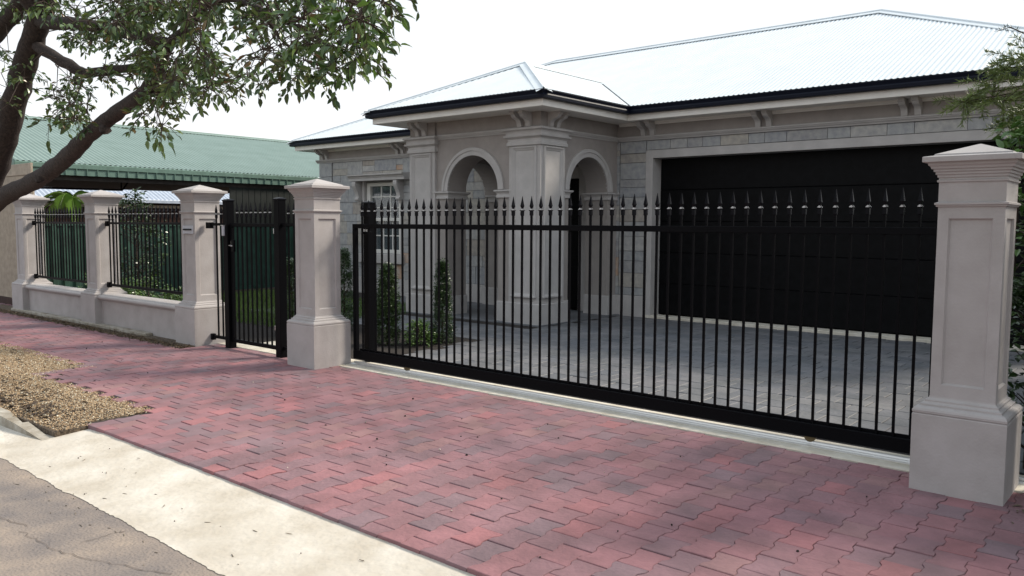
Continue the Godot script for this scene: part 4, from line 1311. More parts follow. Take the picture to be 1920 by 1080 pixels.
	# twigs: every leaf cluster hangs from the nearest wood already there
	var cl := PackedFloat32Array([-5.79,2.92,-3.15,-5.46,2.65,-3.02,-5.04,2.56,-2.82,-7.14,3.19,-3.53,-5.30,2.68,-2.98,-7.26,2.85,-3.52,-5.71,2.69,-3.24,-5.94,2.86,-3.24,-6.35,3.02,-3.54,-5.49,2.84,-3.09,-5.29,2.66,-3.03,-5.99,2.64,-3.20,-6.10,2.59,-3.07,-6.16,2.71,-2.97,-6.74,2.81,-3.45,-7.76,3.10,-3.77,-5.28,2.64,-2.80,-7.13,2.80,-3.49,-4.68,2.56,-2.61,-5.57,2.78,-2.91,-7.00,2.89,-3.36,-5.65,2.63,-3.16,-6.04,2.63,-2.98,-5.08,2.93,-2.94,-4.61,2.94,-2.73,-4.94,3.03,-3.28,-5.10,2.90,-3.23,-6.08,3.12,-3.37,-5.10,3.08,-3.28,-4.77,2.94,-3.06,-4.74,3.00,-3.07,-4.70,2.93,-2.99,-4.87,2.84,-3.08,-5.11,3.05,-3.12,-5.18,3.01,-2.99,-6.28,3.35,-3.52,-4.50,2.78,-3.13,-4.10,2.83,-2.99,-3.67,2.74,-2.76,-4.23,2.78,-2.77,-4.18,2.69,-2.80,-4.78,3.05,-3.19,-4.38,2.99,-3.02,-3.82,2.73,-2.73,-3.71,2.64,-2.67,-4.17,2.85,-2.83,-4.39,2.81,-2.97,-3.24,2.65,-2.34,-3.31,2.62,-2.30,-3.35,2.47,-2.40,-4.24,2.96,-2.97,-4.71,2.96,-3.13,-3.66,2.72,-2.85,-2.68,2.42,-2.32,-4.14,2.91,-3.12,-3.99,2.84,-2.97,-3.08,2.44,-2.44,-2.82,2.37,-2.30,-3.22,2.65,-2.76,-3.54,2.59,-2.79,-2.90,2.46,-2.30,-2.94,2.52,-2.30,-3.50,2.71,-2.73,-3.59,2.64,-2.67,-3.08,2.60,-2.59,-3.94,2.69,-3.12,-3.42,2.63,-2.84,-3.31,2.55,-2.70,-3.41,2.38,-2.57,-3.38,2.44,-2.75,-3.55,2.46,-2.56,-3.66,2.51,-2.80,-3.92,2.41,-2.81,-3.49,2.40,-2.77,-4.30,2.57,-2.92,-4.05,2.44,-2.82,-4.44,2.58,-3.17,-4.17,2.57,-3.11,-3.54,2.43,-2.58,-3.92,2.53,-2.96,-4.24,2.57,-3.09,-3.60,2.42,-2.61,-3.49,2.51,-2.89,-3.60,2.42,-2.96,-3.31,2.51,-2.77,-3.21,2.43,-2.61,-2.93,2.42,-2.41,-3.43,2.44,-2.79,-4.50,2.58,-2.98,-4.83,2.57,-3.15,-4.09,2.47,-2.84,-3.68,2.37,-2.39,-4.46,2.44,-2.98,-4.19,2.44,-2.67,-4.16,2.44,-3.11,-3.52,2.31,-2.72,-4.34,2.42,-3.23,-4.15,2.37,-2.92,-4.13,2.41,-3.09,-5.65,2.51,-3.23,-5.43,2.51,-3.01,-6.13,2.66,-3.48,-4.75,2.33,-2.68,-5.70,2.60,-3.23,-5.33,2.63,-3.08,-5.45,2.45,-3.09,-6.04,2.58,-3.44,-6.35,2.74,-3.47,-6.11,2.74,-3.44,-4.85,2.41,-2.85,-5.91,2.46,-2.98,-6.04,2.43,-3.13,-6.42,2.58,-3.33,-5.29,2.42,-2.83,-4.91,2.37,-2.55,-5.15,2.47,-2.73,-5.73,2.49,-2.91,-6.46,2.57,-3.25,-6.36,2.51,-3.45,-6.34,2.38,-3.16,-6.58,2.48,-3.30,-6.27,2.44,-3.15,-5.89,2.43,-2.98,-9.51,2.82,-3.57,-8.86,2.81,-3.39,-8.23,2.85,-3.25,-7.91,2.57,-3.13,-9.15,2.75,-3.74,-7.89,2.79,-3.18,-7.77,2.63,-3.08,-9.03,2.97,-3.60,-8.73,2.67,-3.45,-7.53,2.67,-3.09,-7.99,2.63,-3.12,-7.11,2.48,-2.86,-9.36,2.59,-3.58,-7.76,2.39,-2.90,-7.05,2.33,-2.80,-8.01,2.42,-3.18,-7.74,2.42,-3.11,-8.10,2.57,-3.26,-7.90,2.43,-3.03,-7.86,2.85,-3.41,-7.03,2.73,-3.06,-7.84,2.92,-3.42,-6.68,2.64,-2.89,-8.20,3.32,-3.61,-8.68,3.38,-3.75,-7.28,3.24,-3.41,-6.40,3.16,-2.88,-6.44,2.99,-2.70,-7.58,3.31,-3.56,-7.17,3.09,-3.02,-8.04,3.36,-3.57,-6.84,3.25,-3.13,-7.44,3.23,-3.25,-7.97,3.33,-3.45,-6.00,2.89,-2.71,-6.66,3.18,-3.10,-6.89,2.94,-3.09,-7.47,3.15,-3.48,-7.41,3.05,-3.14,-7.59,3.17,-3.20,-8.27,3.25,-3.51,-8.48,3.29,-3.43,-8.02,3.19,-3.23,-9.26,3.40,-3.80,-5.81,2.88,-2.63,-7.00,3.34,-3.43,-6.91,3.31,-3.46,-6.65,3.11,-3.12,-6.91,3.13,-3.16,-6.23,3.09,-3.04,-7.22,3.25,-3.30,-6.24,2.99,-2.80,-8.10,3.50,-3.72,-6.47,3.18,-3.18,-8.50,3.52,-3.84,-7.22,3.35,-3.72,-7.06,3.20,-3.23,-5.82,2.96,-2.78,-7.02,3.23,-3.50,-6.19,3.20,-3.07,-11.77,3.47,-4.02,-10.74,3.43,-3.57,-9.52,3.00,-3.33,-10.32,3.39,-3.46,-8.70,2.98,-3.07,-9.62,3.04,-3.36,-12.32,3.24,-4.21,-11.59,3.06,-3.91,-9.31,2.68,-3.10,-10.68,2.88,-3.56,-10.77,2.78,-3.58,-10.32,2.83,-3.44,-10.13,3.96,-3.41,-12.83,4.49,-4.21,-10.34,3.86,-3.67,-10.41,3.95,-3.48,-9.40,3.70,-3.18,-10.50,4.01,-3.52,-8.74,3.60,-3.19,-8.19,3.46,-3.05,-11.25,4.13,-3.72,-9.89,3.84,-3.61,-9.72,3.76,-3.46,-5.75,2.66,-2.74,-6.54,2.93,-3.13,-5.78,2.78,-2.81,-8.01,3.23,-3.84,-6.31,2.84,-3.11,-2.60,2.49,-2.30,-3.39,2.35,-2.76,-5.82,2.61,-3.43,-5.15,2.53,-3.30,-5.04,2.48,-3.15,-6.20,2.26,-3.11,-5.04,2.10,-2.54,-5.89,2.27,-2.82,-7.61,2.51,-3.66,-8.86,3.67,-3.40,-8.85,3.59,-3.37,-7.55,3.32,-3.06,-7.09,3.24,-2.83,-8.89,3.77,-3.55,-7.59,3.35,-2.90,-8.86,3.58,-3.59,-4.47,2.71,-2.93,-4.10,2.62,-2.70,-4.73,2.83,-3.07,-6.54,2.65,-3.31,-6.43,2.65,-3.22,-7.31,2.90,-3.53,-5.69,2.57,-2.90,-6.10,2.75,-2.97,-6.45,2.68,-3.29,-6.96,2.84,-3.52,-4.91,2.50,-2.57,-5.76,2.64,-2.98,-7.12,2.83,-3.45,-5.86,2.63,-3.00,-6.66,2.87,-3.31,-5.96,2.74,-3.08,-6.13,2.72,-3.06,-6.76,3.18,-3.01,-5.48,3.04,-2.74,-6.45,3.32,-3.19,-5.23,2.91,-2.65,-6.87,3.29,-3.27,-6.01,3.16,-2.86,-6.14,3.17,-3.21,-6.10,3.17,-3.20,-6.89,3.28,-3.47,-7.10,3.51,-3.44,-4.90,2.87,-2.56,-7.59,3.53,-3.44,-6.24,3.17,-3.28,-6.47,3.13,-3.10,-7.04,3.39,-3.21,-8.13,3.67,-3.54,-6.51,3.22,-3.05,-6.36,3.22,-3.04,-6.47,3.26,-3.39,-6.05,3.17,-3.39,-5.58,3.10,-3.03,-5.80,3.09,-3.18,-5.80,3.13,-3.33,-5.76,3.02,-2.99,-4.31,2.70,-2.47,-5.68,3.04,-3.07,-5.18,3.00,-2.94,-4.25,2.59,-2.30,-5.29,2.99,-2.79,-4.75,2.84,-2.65,-5.91,3.22,-3.15,-5.05,2.79,-2.76,-10.01,3.89,-2.05,-11.30,4.12,-2.80,-8.47,6.41,-1.00,-6.85,5.99,-4.76,-6.84,4.06,-0.57,-9.16,4.25,-1.25,-12.94,5.23,-3.79,-4.00,5.69,-2.73,-12.82,3.60,-2.45,-10.25,3.28,-2.32,-9.17,5.03,-0.94,-7.34,4.11,-0.06,-9.50,4.95,-1.22,-8.07,5.66,-3.49,-6.09,3.91,-0.48,-8.13,6.47,-4.69,-12.10,6.18,-2.71,-7.97,5.46,-1.08,-10.82,6.62,-4.60,-9.18,5.46,-1.36,-6.37,5.81,-5.11,-10.61,6.05,-2.63,-12.67,5.31,-2.68,-12.53,5.32,-1.76,-11.41,4.67,-1.98,-10.99,4.10,-0.40,-8.59,3.90,-1.84,-8.20,5.97,-1.98,-11.54,3.48,-2.15,-5.14,5.69,-1.47,-11.79,3.71,-3.33,-4.11,4.19,-1.39,-6.42,4.59,-1.81,-6.08,6.45,-2.05,-6.49,4.64,-0.23,-9.27,5.82,-4.55,-7.56,5.69,-5.58,-7.04,5.58,-0.66,-11.08,3.72,-2.86,-12.88,3.58,-3.65,-5.00,6.18,-2.95,-5.79,4.24,-0.52,-5.66,6.44,-3.29,-11.32,3.85,-2.16,-9.39,6.46,-3.48,-10.05,6.77,-3.04,-5.04,5.69,-2.51,-11.56,4.80,-0.61,-10.02,3.52,-1.34,-13.23,4.95,-1.25,-5.42,6.25,-4.33,-6.06,4.69,-3.19,-14.33,4.44,-3.41,-8.66,3.99,-0.33,-10.79,3.75,-1.28,-9.18,4.50,-0.92,-11.47,4.75,-0.96,-9.91,5.54,-0.59,-9.87,4.96,-0.77,-9.74,6.03,-0.76,-6.75,6.24,-2.25,-5.84,3.62,-0.95,-9.90,4.80,-1.44,-10.92,3.80,-1.43,-6.74,5.53,-2.24,-13.97,4.60,-2.19,-9.38,5.76,-3.74,-14.05,5.19,-2.25,-7.97,5.62,-2.68,-9.67,6.34,-1.33,-12.41,3.78,-1.36,-7.48,5.58,-1.18,-11.01,5.49,-3.10,-8.94,5.17,-2.99,-9.78,5.15,-0.97])
	var centres := []
	for i in range(0, cl.size(), 3):
		centres.append(V(cl[i], cl[i + 1], cl[i + 2]))
	grow(t, o, nodes, centres, 276, r, 300)

	# a second street tree of the same kind, right of where the photograph was taken
	var t2 := thing("street_tree", "second leafy street tree on the verge to the right of the view", "tree", V(3.3, 0, -3.2))
	var o2 := t2.position
	var m2 := MB.new()
	m2.xf = Transform3D(Basis(), -o2)
	var nodes2 := []
	for ln in [[V(3.35, -0.2, -3.2), V(3.3, 0.6, -3.2), V(3.2, 1.4, -3.2), V(3.0, 2.1, -3.1), V(2.6, 3.0, -2.8), V(2.2, 4.0, -2.3), V(1.8, 5.0, -1.8)], [V(3.2, 1.4, -3.2), V(2.5, 2.2, -3.6), V(1.6, 2.7, -3.9), V(0.8, 3.1, -4.1)], [V(3.1, 1.7, -3.2), V(3.9, 2.6, -2.6), V(4.4, 3.6, -1.8)], [V(2.9, 2.3, -3.0), V(2.0, 2.9, -2.0), V(1.2, 3.4, -0.9), V(0.6, 3.9, 0.2)]]:
		var rd := []
		for k in ln.size():
			rd.append((0.24 if ln.size() > 5 else 0.12) * pow(0.76, k))
			if k > 0:
				nodes2.append(ln[k])
				nodes2.append((ln[k] + ln[k - 1]) * 0.5)
		m2.tube(ln, rd, 12, 0.1, 5)
	put("trunk", m2.mesh(), M.bark, t2)
	var cen2 := []
	while cen2.size() < 260:
		var q := V(r.randf_range(-1, 1), r.randf_range(-1, 1), r.randf_range(-1, 1))
		if q.length() > 1.0 or q.length() < 0.35:
			continue
		var p := V(1.9, 3.7, -1.7) + q * V(2.7, 2.3, 3.2)
		var lc := cam_inv * p
		if p.y < 1.5 or p.distance_to(V(0, 1.5, 0)) < 1.3 or p.x < -0.1 * absf(p.z) + 0.25 and lc.z < 0.2 and lc.y / -lc.z < 0.75:
			continue
		cen2.append(p)
	grow(t2, o2, nodes2, cen2, 0, r, 0)

func grow(t: Node3D, o: Vector3, nodes: Array, centres: Array, n_visible: int, r: RandomNumberGenerator, n_single: int) -> void:
	var tw := MB.new()
	tw.xf = Transform3D(Basis(), -o)
	var leaves := []
	var tints := PackedColorArray()
	var order := range(centres.size())
	var best := {}
	for i in centres.size():
		var bd := 1e9
		for nd in nodes:
			bd = minf(bd, nd.distance_squared_to(centres[i]))
		best[i] = bd
	order.sort_custom(func(a, b): return best[a] < best[b])
	for i in order:
		var c: Vector3 = centres[i]
		var nb := Vector3.ZERO
		var bd := 1e9
		for nd in nodes:
			var dd: float = nd.distance_squared_to(c) + maxf(0.0, c.y - nd.y) * 0.1
			if dd < bd:
				bd = dd
				nb = nd
		var mid := (nb + c) * 0.5 + V(r.randfn() * 0.05, 0.06 + sqrt(bd) * 0.10, r.randfn() * 0.05)
		var rr := 0.004 + minf(0.010, sqrt(bd) * 0.008)
		tw.tube([nb, mid, c], [rr, rr * 0.75, 0.003], 5)
		nodes.append(c); nodes.append(mid)
		var far: bool = c.y > 4.15 or i >= n_visible
		var shoots := 8 if far else 7
		var spread := 0.36 if far else 0.17
		for q in shoots:
			var dir := V(r.randfn(), r.randfn() * 0.6 - 0.25, r.randfn()).normalized()
			var ln := spread * r.randf_range(0.5, 1.15)
			var tip := c + dir * ln + V(0, -0.02 - 0.10 * ln, 0)
			var md := c.lerp(tip, 0.5) + V(0, 0.02, 0)
			if not far or q % 2 == 0:
				tw.tube([c, md, tip], [0.003, 0.0025, 0.0015], 4)
			var nl := r.randi_range(3, 6) if c.x < -6.3 or far else r.randi_range(2, 5)
			for k in nl:
				var u := 0.35 + 0.65 * sqrt((k + r.randf()) / nl)
				var p: Vector3 = c.lerp(md, u * 2.0) if u < 0.5 else md.lerp(tip, u * 2.0 - 1.0)
				var dl := (dir * 0.9 + V(r.randfn() * 0.62, -0.10 + r.randfn() * 0.5, r.randfn() * 0.62)).normalized()
				var sc := r.randf_range(0.55, 1.2) * (1.9 if far else 1.0)
				leaves.append(Transform3D(aim(dl, r.randfn() * 0.6, sc), p - o))
				var warm := r.randf()
				var col := Color(0.040, 0.075, 0.028).lerp(Color(0.115, 0.175, 0.048), pow(r.randf(), 1.3))
				if warm < 0.12:
					col = Color(0.13, 0.18, 0.045)
				elif warm < 0.15:
					col = Color(0.17, 0.11, 0.04)
				tints.push_back(col)
	put("twigs", tw.mesh(), M.twig, t).set_meta("kind", "stuff")
	var lm := leaf_mesh(0.064, 0.029, 0.18, 0.25)
	# the leaves that show largest are pieces of their own
	var idx := []
	for i in leaves.size():
		var p: Vector3 = leaves[i].origin + o
		var d := p.distance_to(V(0, 1.5, 0)) if in_frame(p) else 1000.0
		idx.append([d / leaves[i].basis.get_scale().x, i])
	idx.sort_custom(func(a, b): return a[0] < b[0])
	var single := {}
	var leaf_mats := []
	for q in [Color(0.045, 0.085, 0.03), Color(0.06, 0.105, 0.032), Color(0.038, 0.072, 0.027), Color(0.10, 0.15, 0.04)]:
		var mm: StandardMaterial3D = M.leaf.duplicate()
		mm.vertex_color_use_as_albedo = false
		mm.albedo_color = q.linear_to_srgb()
		leaf_mats.append(mm)
	for k in n_single:
		var i: int = idx[k][1]
		single[i] = true
		put("leaf", lm, leaf_mats[i % 4], t, leaves[i])
	var xf2 := []
	var c2 := PackedColorArray()
	for i in leaves.size():
		if not single.has(i):
			xf2.append(leaves[i])
			c2.push_back(tints[i])
	put_many("crown", lm, M.leaf, t, xf2, c2)

# small-leaved shrub: stems and a cloud of leaves inside a shape given by radius over height
func shrub(called: String, label: String, category: String, at: Vector3, height: float, radius: Callable, leaf_l: float, count: int, c0: Color, c1: Color, sd: int, group := "") -> void:
	var r := RandomNumberGenerator.new()
	r.seed = sd
	var t := thing(called, label, category, at, group)
	var m := MB.new()
	var n := maxi(5, int(height * 9))
	m.tube([V(0, -0.05, 0), V(0.01, height * 0.5, 0.01), V(0, height * 0.97, 0)], [0.014, 0.009, 0.003], 6)
	for i in n * 3:
		var y := height * (0.08 + 0.86 * r.randf())
		var a := r.randf() * TAU
		var rd: float = radius.call(y / height)
		m.tube([V(0, y - rd * 0.5, 0), V(cos(a) * rd * 0.5, y - rd * 0.1, sin(a) * rd * 0.5), V(cos(a) * rd * 0.95, y + rd * 0.2, sin(a) * rd * 0.95)], [0.005, 0.004, 0.002], 4)
	put("stems", m.mesh(), M.twig, t)
	var lm := leaf_mesh(leaf_l, leaf_l * 0.5, 0.15, 0.15)
	var xf := []
	var cols := PackedColorArray()
	var tufts := []
	for i in int(count / 14.0):
		var h := pow(r.randf(), 0.9)
		var a := r.randf() * TAU
		var rd: float = radius.call(h) * sqrt(r.randf_range(0.25, 1.0)) * r.randf_range(0.85, 1.12)
		tufts.append([V(cos(a) * rd, h * height, sin(a) * rd), r.randf()])
	for i in count:
		var tf: Array = tufts[i % tufts.size()]
		var p: Vector3 = tf[0] + V(r.randfn(), r.randfn(), r.randfn()) * leaf_l * 0.8
		if p.y < 0.01:
			p.y = 0.01 + r.randf() * 0.02
		var d := (V(tf[0].x, 0, tf[0].z).normalized() * 0.8 + V(r.randfn(), r.randfn() * 0.7 + 0.35, r.randfn()) * 0.7).normalized()
		xf.append(Transform3D(aim(d, r.randfn() * 0.5, r.randf_range(0.7, 1.2)), p))
		cols.push_back(c0.lerp(c1, clampf(tf[1] * 0.7 + r.randf() * 0.4, 0, 1)))
	put_many("foliage", lm, M.leaf, t, xf, cols)

func build_garden() -> void:
	var dk := Color(0.022, 0.045, 0.018)
	var md := Color(0.055, 0.095, 0.030)
	var cone := func(h: float) -> float: return lerpf(0.155, 0.03, pow(h, 1.1))
	var col := func(h: float) -> float: return 0.135 * (1.0 - pow(h, 4.0) * 0.7)
	shrub("conifer", "slim dark pointed shrub at the tip of the garden bed by the driveway", "shrub", V(-7.37, 0, -7.32), 1.02, cone, 0.027, 9000, dk, md, 1, "clipped columnar shrubs in the garden bed")
	shrub("conifer", "bushy upright shrub just behind the gate guide post", "shrub", V(-7.76, 0, -6.74), 0.98, col, 0.029, 10000, dk, Color(0.07, 0.115, 0.033), 2, "clipped columnar shrubs in the garden bed")
	shrub("conifer", "dark upright shrub between the middle pillar and the guide post", "shrub", V(-9.32, 0, -7.3), 1.12, col, 0.027, 7000, dk, md, 3, "clipped columnar shrubs in the garden bed")
	shrub("conifer", "dark shrub seen through the pedestrian gate bars", "shrub", V(-9.35, 0, -6.45), 1.0, col, 0.027, 6000, dk, md, 4, "clipped columnar shrubs in the garden bed")
	var blob := func(h: float) -> float: return 0.30 * sqrt(maxf(0.02, 1.0 - h * h))
	var bright := Color(0.12, 0.20, 0.04)
	var k := 0
	for p in [[V(-7.40, 0, -6.93), 0.27], [V(-7.52, 0, -7.10), 0.25]]:
		shrub("ground_cover", ["low bright green plant between the two bed shrubs, nearer the gate", "low bright green plant between the two bed shrubs, farther from the gate"][k], "plant", p[0], p[1], func(h: float) -> float: return 0.20 * sqrt(maxf(0.02, 1.0 - h * h)), 0.04, 700, Color(0.05, 0.10, 0.025), bright, 10 + k, "low green plants in the bed")
		k += 1
	var tall := func(h: float) -> float: return 0.42 * sin(clampf(h, 0.02, 0.98) * PI * 0.85 + 0.35)
	shrub("tall_shrub", "tall leafy dark shrub behind the right-hand fence panel, topped with light leaves", "shrub", V(-13.35, 0, -6.25), 1.98, tall, 0.07, 1500, Color(0.015, 0.03, 0.013), Color(0.06, 0.10, 0.03), 21)
	k = 0
	for p in [V(-13.0, 0, -5.85), V(-12.5, 0, -5.8), V(-11.95, 0, -5.75), V(-11.4, 0, -5.8), V(-13.9, 0, -5.8), V(-10.75, 0, -5.8)]:
		shrub("border_plant", ["low green plant behind the right fence panel, under the tall shrub", "low green plant behind the pillar between the fence panels", "low green plant behind the right fence panel, just right of the tall shrub", "low green plant behind the middle of the right fence panel", "low green plant behind the left fence panel", "low green plant behind the right fence panel, nearest the mail slot pillar"][k], "plant", p, 0.55 + 0.06 * (k % 3), blob, 0.05, 750, Color(0.05, 0.10, 0.025), bright, 30 + k, "low plants along the inside of the low wall")
		k += 1
	# fronds behind the leftmost pillar
	var t := thing("palm", "bright green arching fronds behind the leftmost fence panel", "palm", V(-17.15, 0.62, -6.75))
	var r := RandomNumberGenerator.new()
	r.seed = 9
	var st := MB.new()
	st.tube([V(0, -0.9, 0), V(0.02, 0.8, 0), V(0, 1.35, 0)], [0.06, 0.05, 0.045], 8)
	put("stem", st.mesh(), M.twig, t)
	var lf := leaf_mesh(0.20, 0.022, 0.2, 0.3)
	for i in 15:
		var a := TAU * i / 15.0 + r.randf() * 0.3
		var d := V(cos(a), 0, sin(a))
		var lift := r.randf_range(0.25, 0.75)
		var fm := MB.new()
		var pts := []
		for k2 in 9:
			var u := k2 / 8.0
			pts.append(V(0, 1.33, 0) + d * 0.62 * u + Vector3.UP * (lift * u - 0.75 * u * u))
		fm.tube(pts, [0.008, 0.008, 0.007, 0.007, 0.006, 0.005, 0.004, 0.003, 0.002], 5)
		fm.col = Color(0.09, 0.16, 0.03)
		for k2 in 44:
			var u := 0.15 + 0.85 * k2 / 44.0
			var j := mini(7, int(u * 8))
			var p: Vector3 = pts[j].lerp(pts[j + 1], u * 8 - j)
			for s in [-1, 1]:
				var dd: Vector3 = (d * 0.6 + d.cross(Vector3.UP) * s + V(0, -0.25, 0)).normalized()
				var b := aim(dd, 0, 0.45 + 0.5 * sin(u * PI))
				var q: Vector3 = p + b * V(0.20, -0.05, 0)
				var wd: Vector3 = b * V(0, 0, 0.0042)
				var mp: Vector3 = p + b * V(0.09, 0.0, 0)
				fm.quad(p, mp - wd, q, mp + wd)
		for j in fm.c.size():
			fm.c[j] = Color(0.10, 0.19, 0.03).lerp(Color(0.16, 0.26, 0.05), float(i % 5) / 5.0)
		put("frond", fm.mesh(), M.leaf, t)
	# lawn inside the pedestrian gate
	var bl := MB.new()
	bl.tri(V(-0.004, 0, 0), V(0.004, 0, 0), V(0.0, 1.0, 0.25))
	var xf := []
	var cols := PackedColorArray()
	for i in 16000:
		var p := V(r.randf_range(-15.8, -10.2), 0, r.randf_range(-10.3, -6.7))
		xf.append(Transform3D(Basis(Vector3.UP, r.randf() * TAU).scaled_local(V(1.4, r.randf_range(0.05, 0.10), 0.06)), p))
		cols.push_back(Color(0.06, 0.11, 0.02).lerp(Color(0.12, 0.20, 0.04), r.randf()))
	put_many("lawn", bl.mesh(), M.leaf, null, xf, cols)
	tag(get_child(get_child_count() - 1), "patch of green lawn seen through the pedestrian gate", "lawn")
	build_right(r)

func build_right(r: RandomNumberGenerator) -> void:
	# feathery tree at the right edge: fine drooping sprays on thin branches
	var t := thing("feathery_tree", "fine-leaved tree with drooping sprays at the right, above the near pillar", "tree", V(-0.15, 0, -7.6))
	var o := t.position
	var m := MB.new()
	m.xf = Transform3D(Basis(), -o)
	m.tube([V(-0.05, -0.1, -7.6), V(-0.1, 1.0, -7.62), V(-0.35, 2.0, -7.6), V(-0.6, 2.9, -7.6), V(-0.55, 3.9, -7.5)], [0.09, 0.075, 0.06, 0.045, 0.02], 8, 0.1, 2)
	var lf := MB.new()
	lf.quad(V(0, 0, 0), V(0.02, 0, -0.0035), V(0.055, -0.006, 0), V(0.02, 0, 0.0035))
	var lm := lf.mesh()
	var xf := []
	var cols := PackedColorArray()
	var sprays := []
	for i in 44:
		var a := r.randf() * TAU
		var rad := sqrt(r.randf()) * 0.88
		sprays.append(V(-0.72 + cos(a) * rad * 0.80, 2.62 + r.randf_range(-0.36, 0.28) - rad * 0.12, -7.55 + sin(a) * rad * 0.9))
	for p in [V(-1.55, 2.50, -7.4), V(-1.46, 2.56, -7.5), V(-1.38, 2.62, -7.45), V(-1.28, 2.48, -7.4), V(-1.30, 2.74, -7.5), V(-1.22, 2.80, -7.45), V(-1.1, 2.82, -7.5), V(-1.0, 2.55, -7.35), V(-1.05, 2.40, -7.4)]:
		sprays.append(p)
	for i in 60:
		sprays.append(V(r.randf_range(-0.3, 1.6), r.randf_range(2.0, 3.8), r.randf_range(-8.9, -6.2)))
	for s in sprays:
		var root := V(-0.5, clampf(s.y - 0.1, 1.8, 3.8), -7.58)
		var big := 1.0
		m.tube([root, root.lerp(s, 0.5) + V(0, 0.12 * big, 0), s], [0.012, 0.008, 0.003], 5)
		for q in 7:
			var d := V(r.randfn() * 0.8, -0.05 + r.randfn() * 0.4, r.randfn() * 0.8).normalized()
			var ln := r.randf_range(0.14, 0.26) * big
			var tip: Vector3 = s + d * ln + V(0, -0.04, 0)
			m.tube([s, s.lerp(tip, 0.5) + V(0, 0.02, 0), tip], [0.003, 0.002, 0.001], 3)
			var hue := r.randf()
			for k in 60:
				var u := (k + r.randf()) / 60.0
				var p: Vector3 = s.lerp(tip, u) + V(0, 0.08 * u * (1 - u), 0)
				var dl := (d * 0.9 + V(r.randfn(), r.randfn(), r.randfn()) * 0.55).normalized()
				xf.append(Transform3D(aim(dl, r.randf() * TAU, r.randf_range(0.7, 1.25) * big), p - o))
				cols.push_back(Color(0.105, 0.14, 0.04).lerp(Color(0.22, 0.275, 0.08), hue * 0.7 + r.randf() * 0.3))
	# thin bare shoots against the sky
	for sh in [[V(-1.05, 2.85, -7.5), V(-1.12, 3.02, -7.5), V(-1.02, 3.16, -7.5)], [V(-1.1, 2.95, -7.5), V(-1.28, 3.06, -7.5), V(-1.36, 3.04, -7.5)], [V(-0.75, 3.0, -7.5), V(-0.80, 3.35, -7.5), V(-0.98, 3.58, -7.5)], [V(-0.8, 3.35, -7.5), V(-0.72, 3.6, -7.5), V(-0.78, 3.85, -7.5)]]:
		m.tube(sh, [0.006, 0.005, 0.002], 4)
		for k in 46:
			var u := r.randf()
			var p: Vector3 = sh[0].lerp(sh[1], u * 2) if u < 0.5 else sh[1].lerp(sh[2], u * 2 - 1)
			xf.append(Transform3D(aim(V(r.randfn(), r.randfn() + 0.3, r.randfn()), 0, r.randf_range(0.6, 1.0)), p - o))
			cols.push_back(Color(0.06, 0.075, 0.03))
	put("trunk", m.mesh(), M.twig, t)
	put_many("crown", lm, M.leaf, t, xf, cols)
	# round-leaved climber over the fence behind the near pillar
	shrub("climber", "round-leaved bright green climber peeping over the near pillar cap", "climber", V(-1.03, 0.9, -6.6), 1.28, func(h: float) -> float: return 0.20 * sin(clampf(h, 0.05, 0.97) * PI * 0.75 + 0.55), 0.085, 420, Color(0.05, 0.10, 0.025), Color(0.12, 0.22, 0.05), 61)
	shrub("ivy", "ivy and dark leaves growing down the fence right of the near pillar", "ivy", V(-0.80, 0, -5.9), 1.85, func(_h: float) -> float: return 0.12, 0.06, 700, Color(0.015, 0.035, 0.014), Color(0.06, 0.11, 0.03), 62)

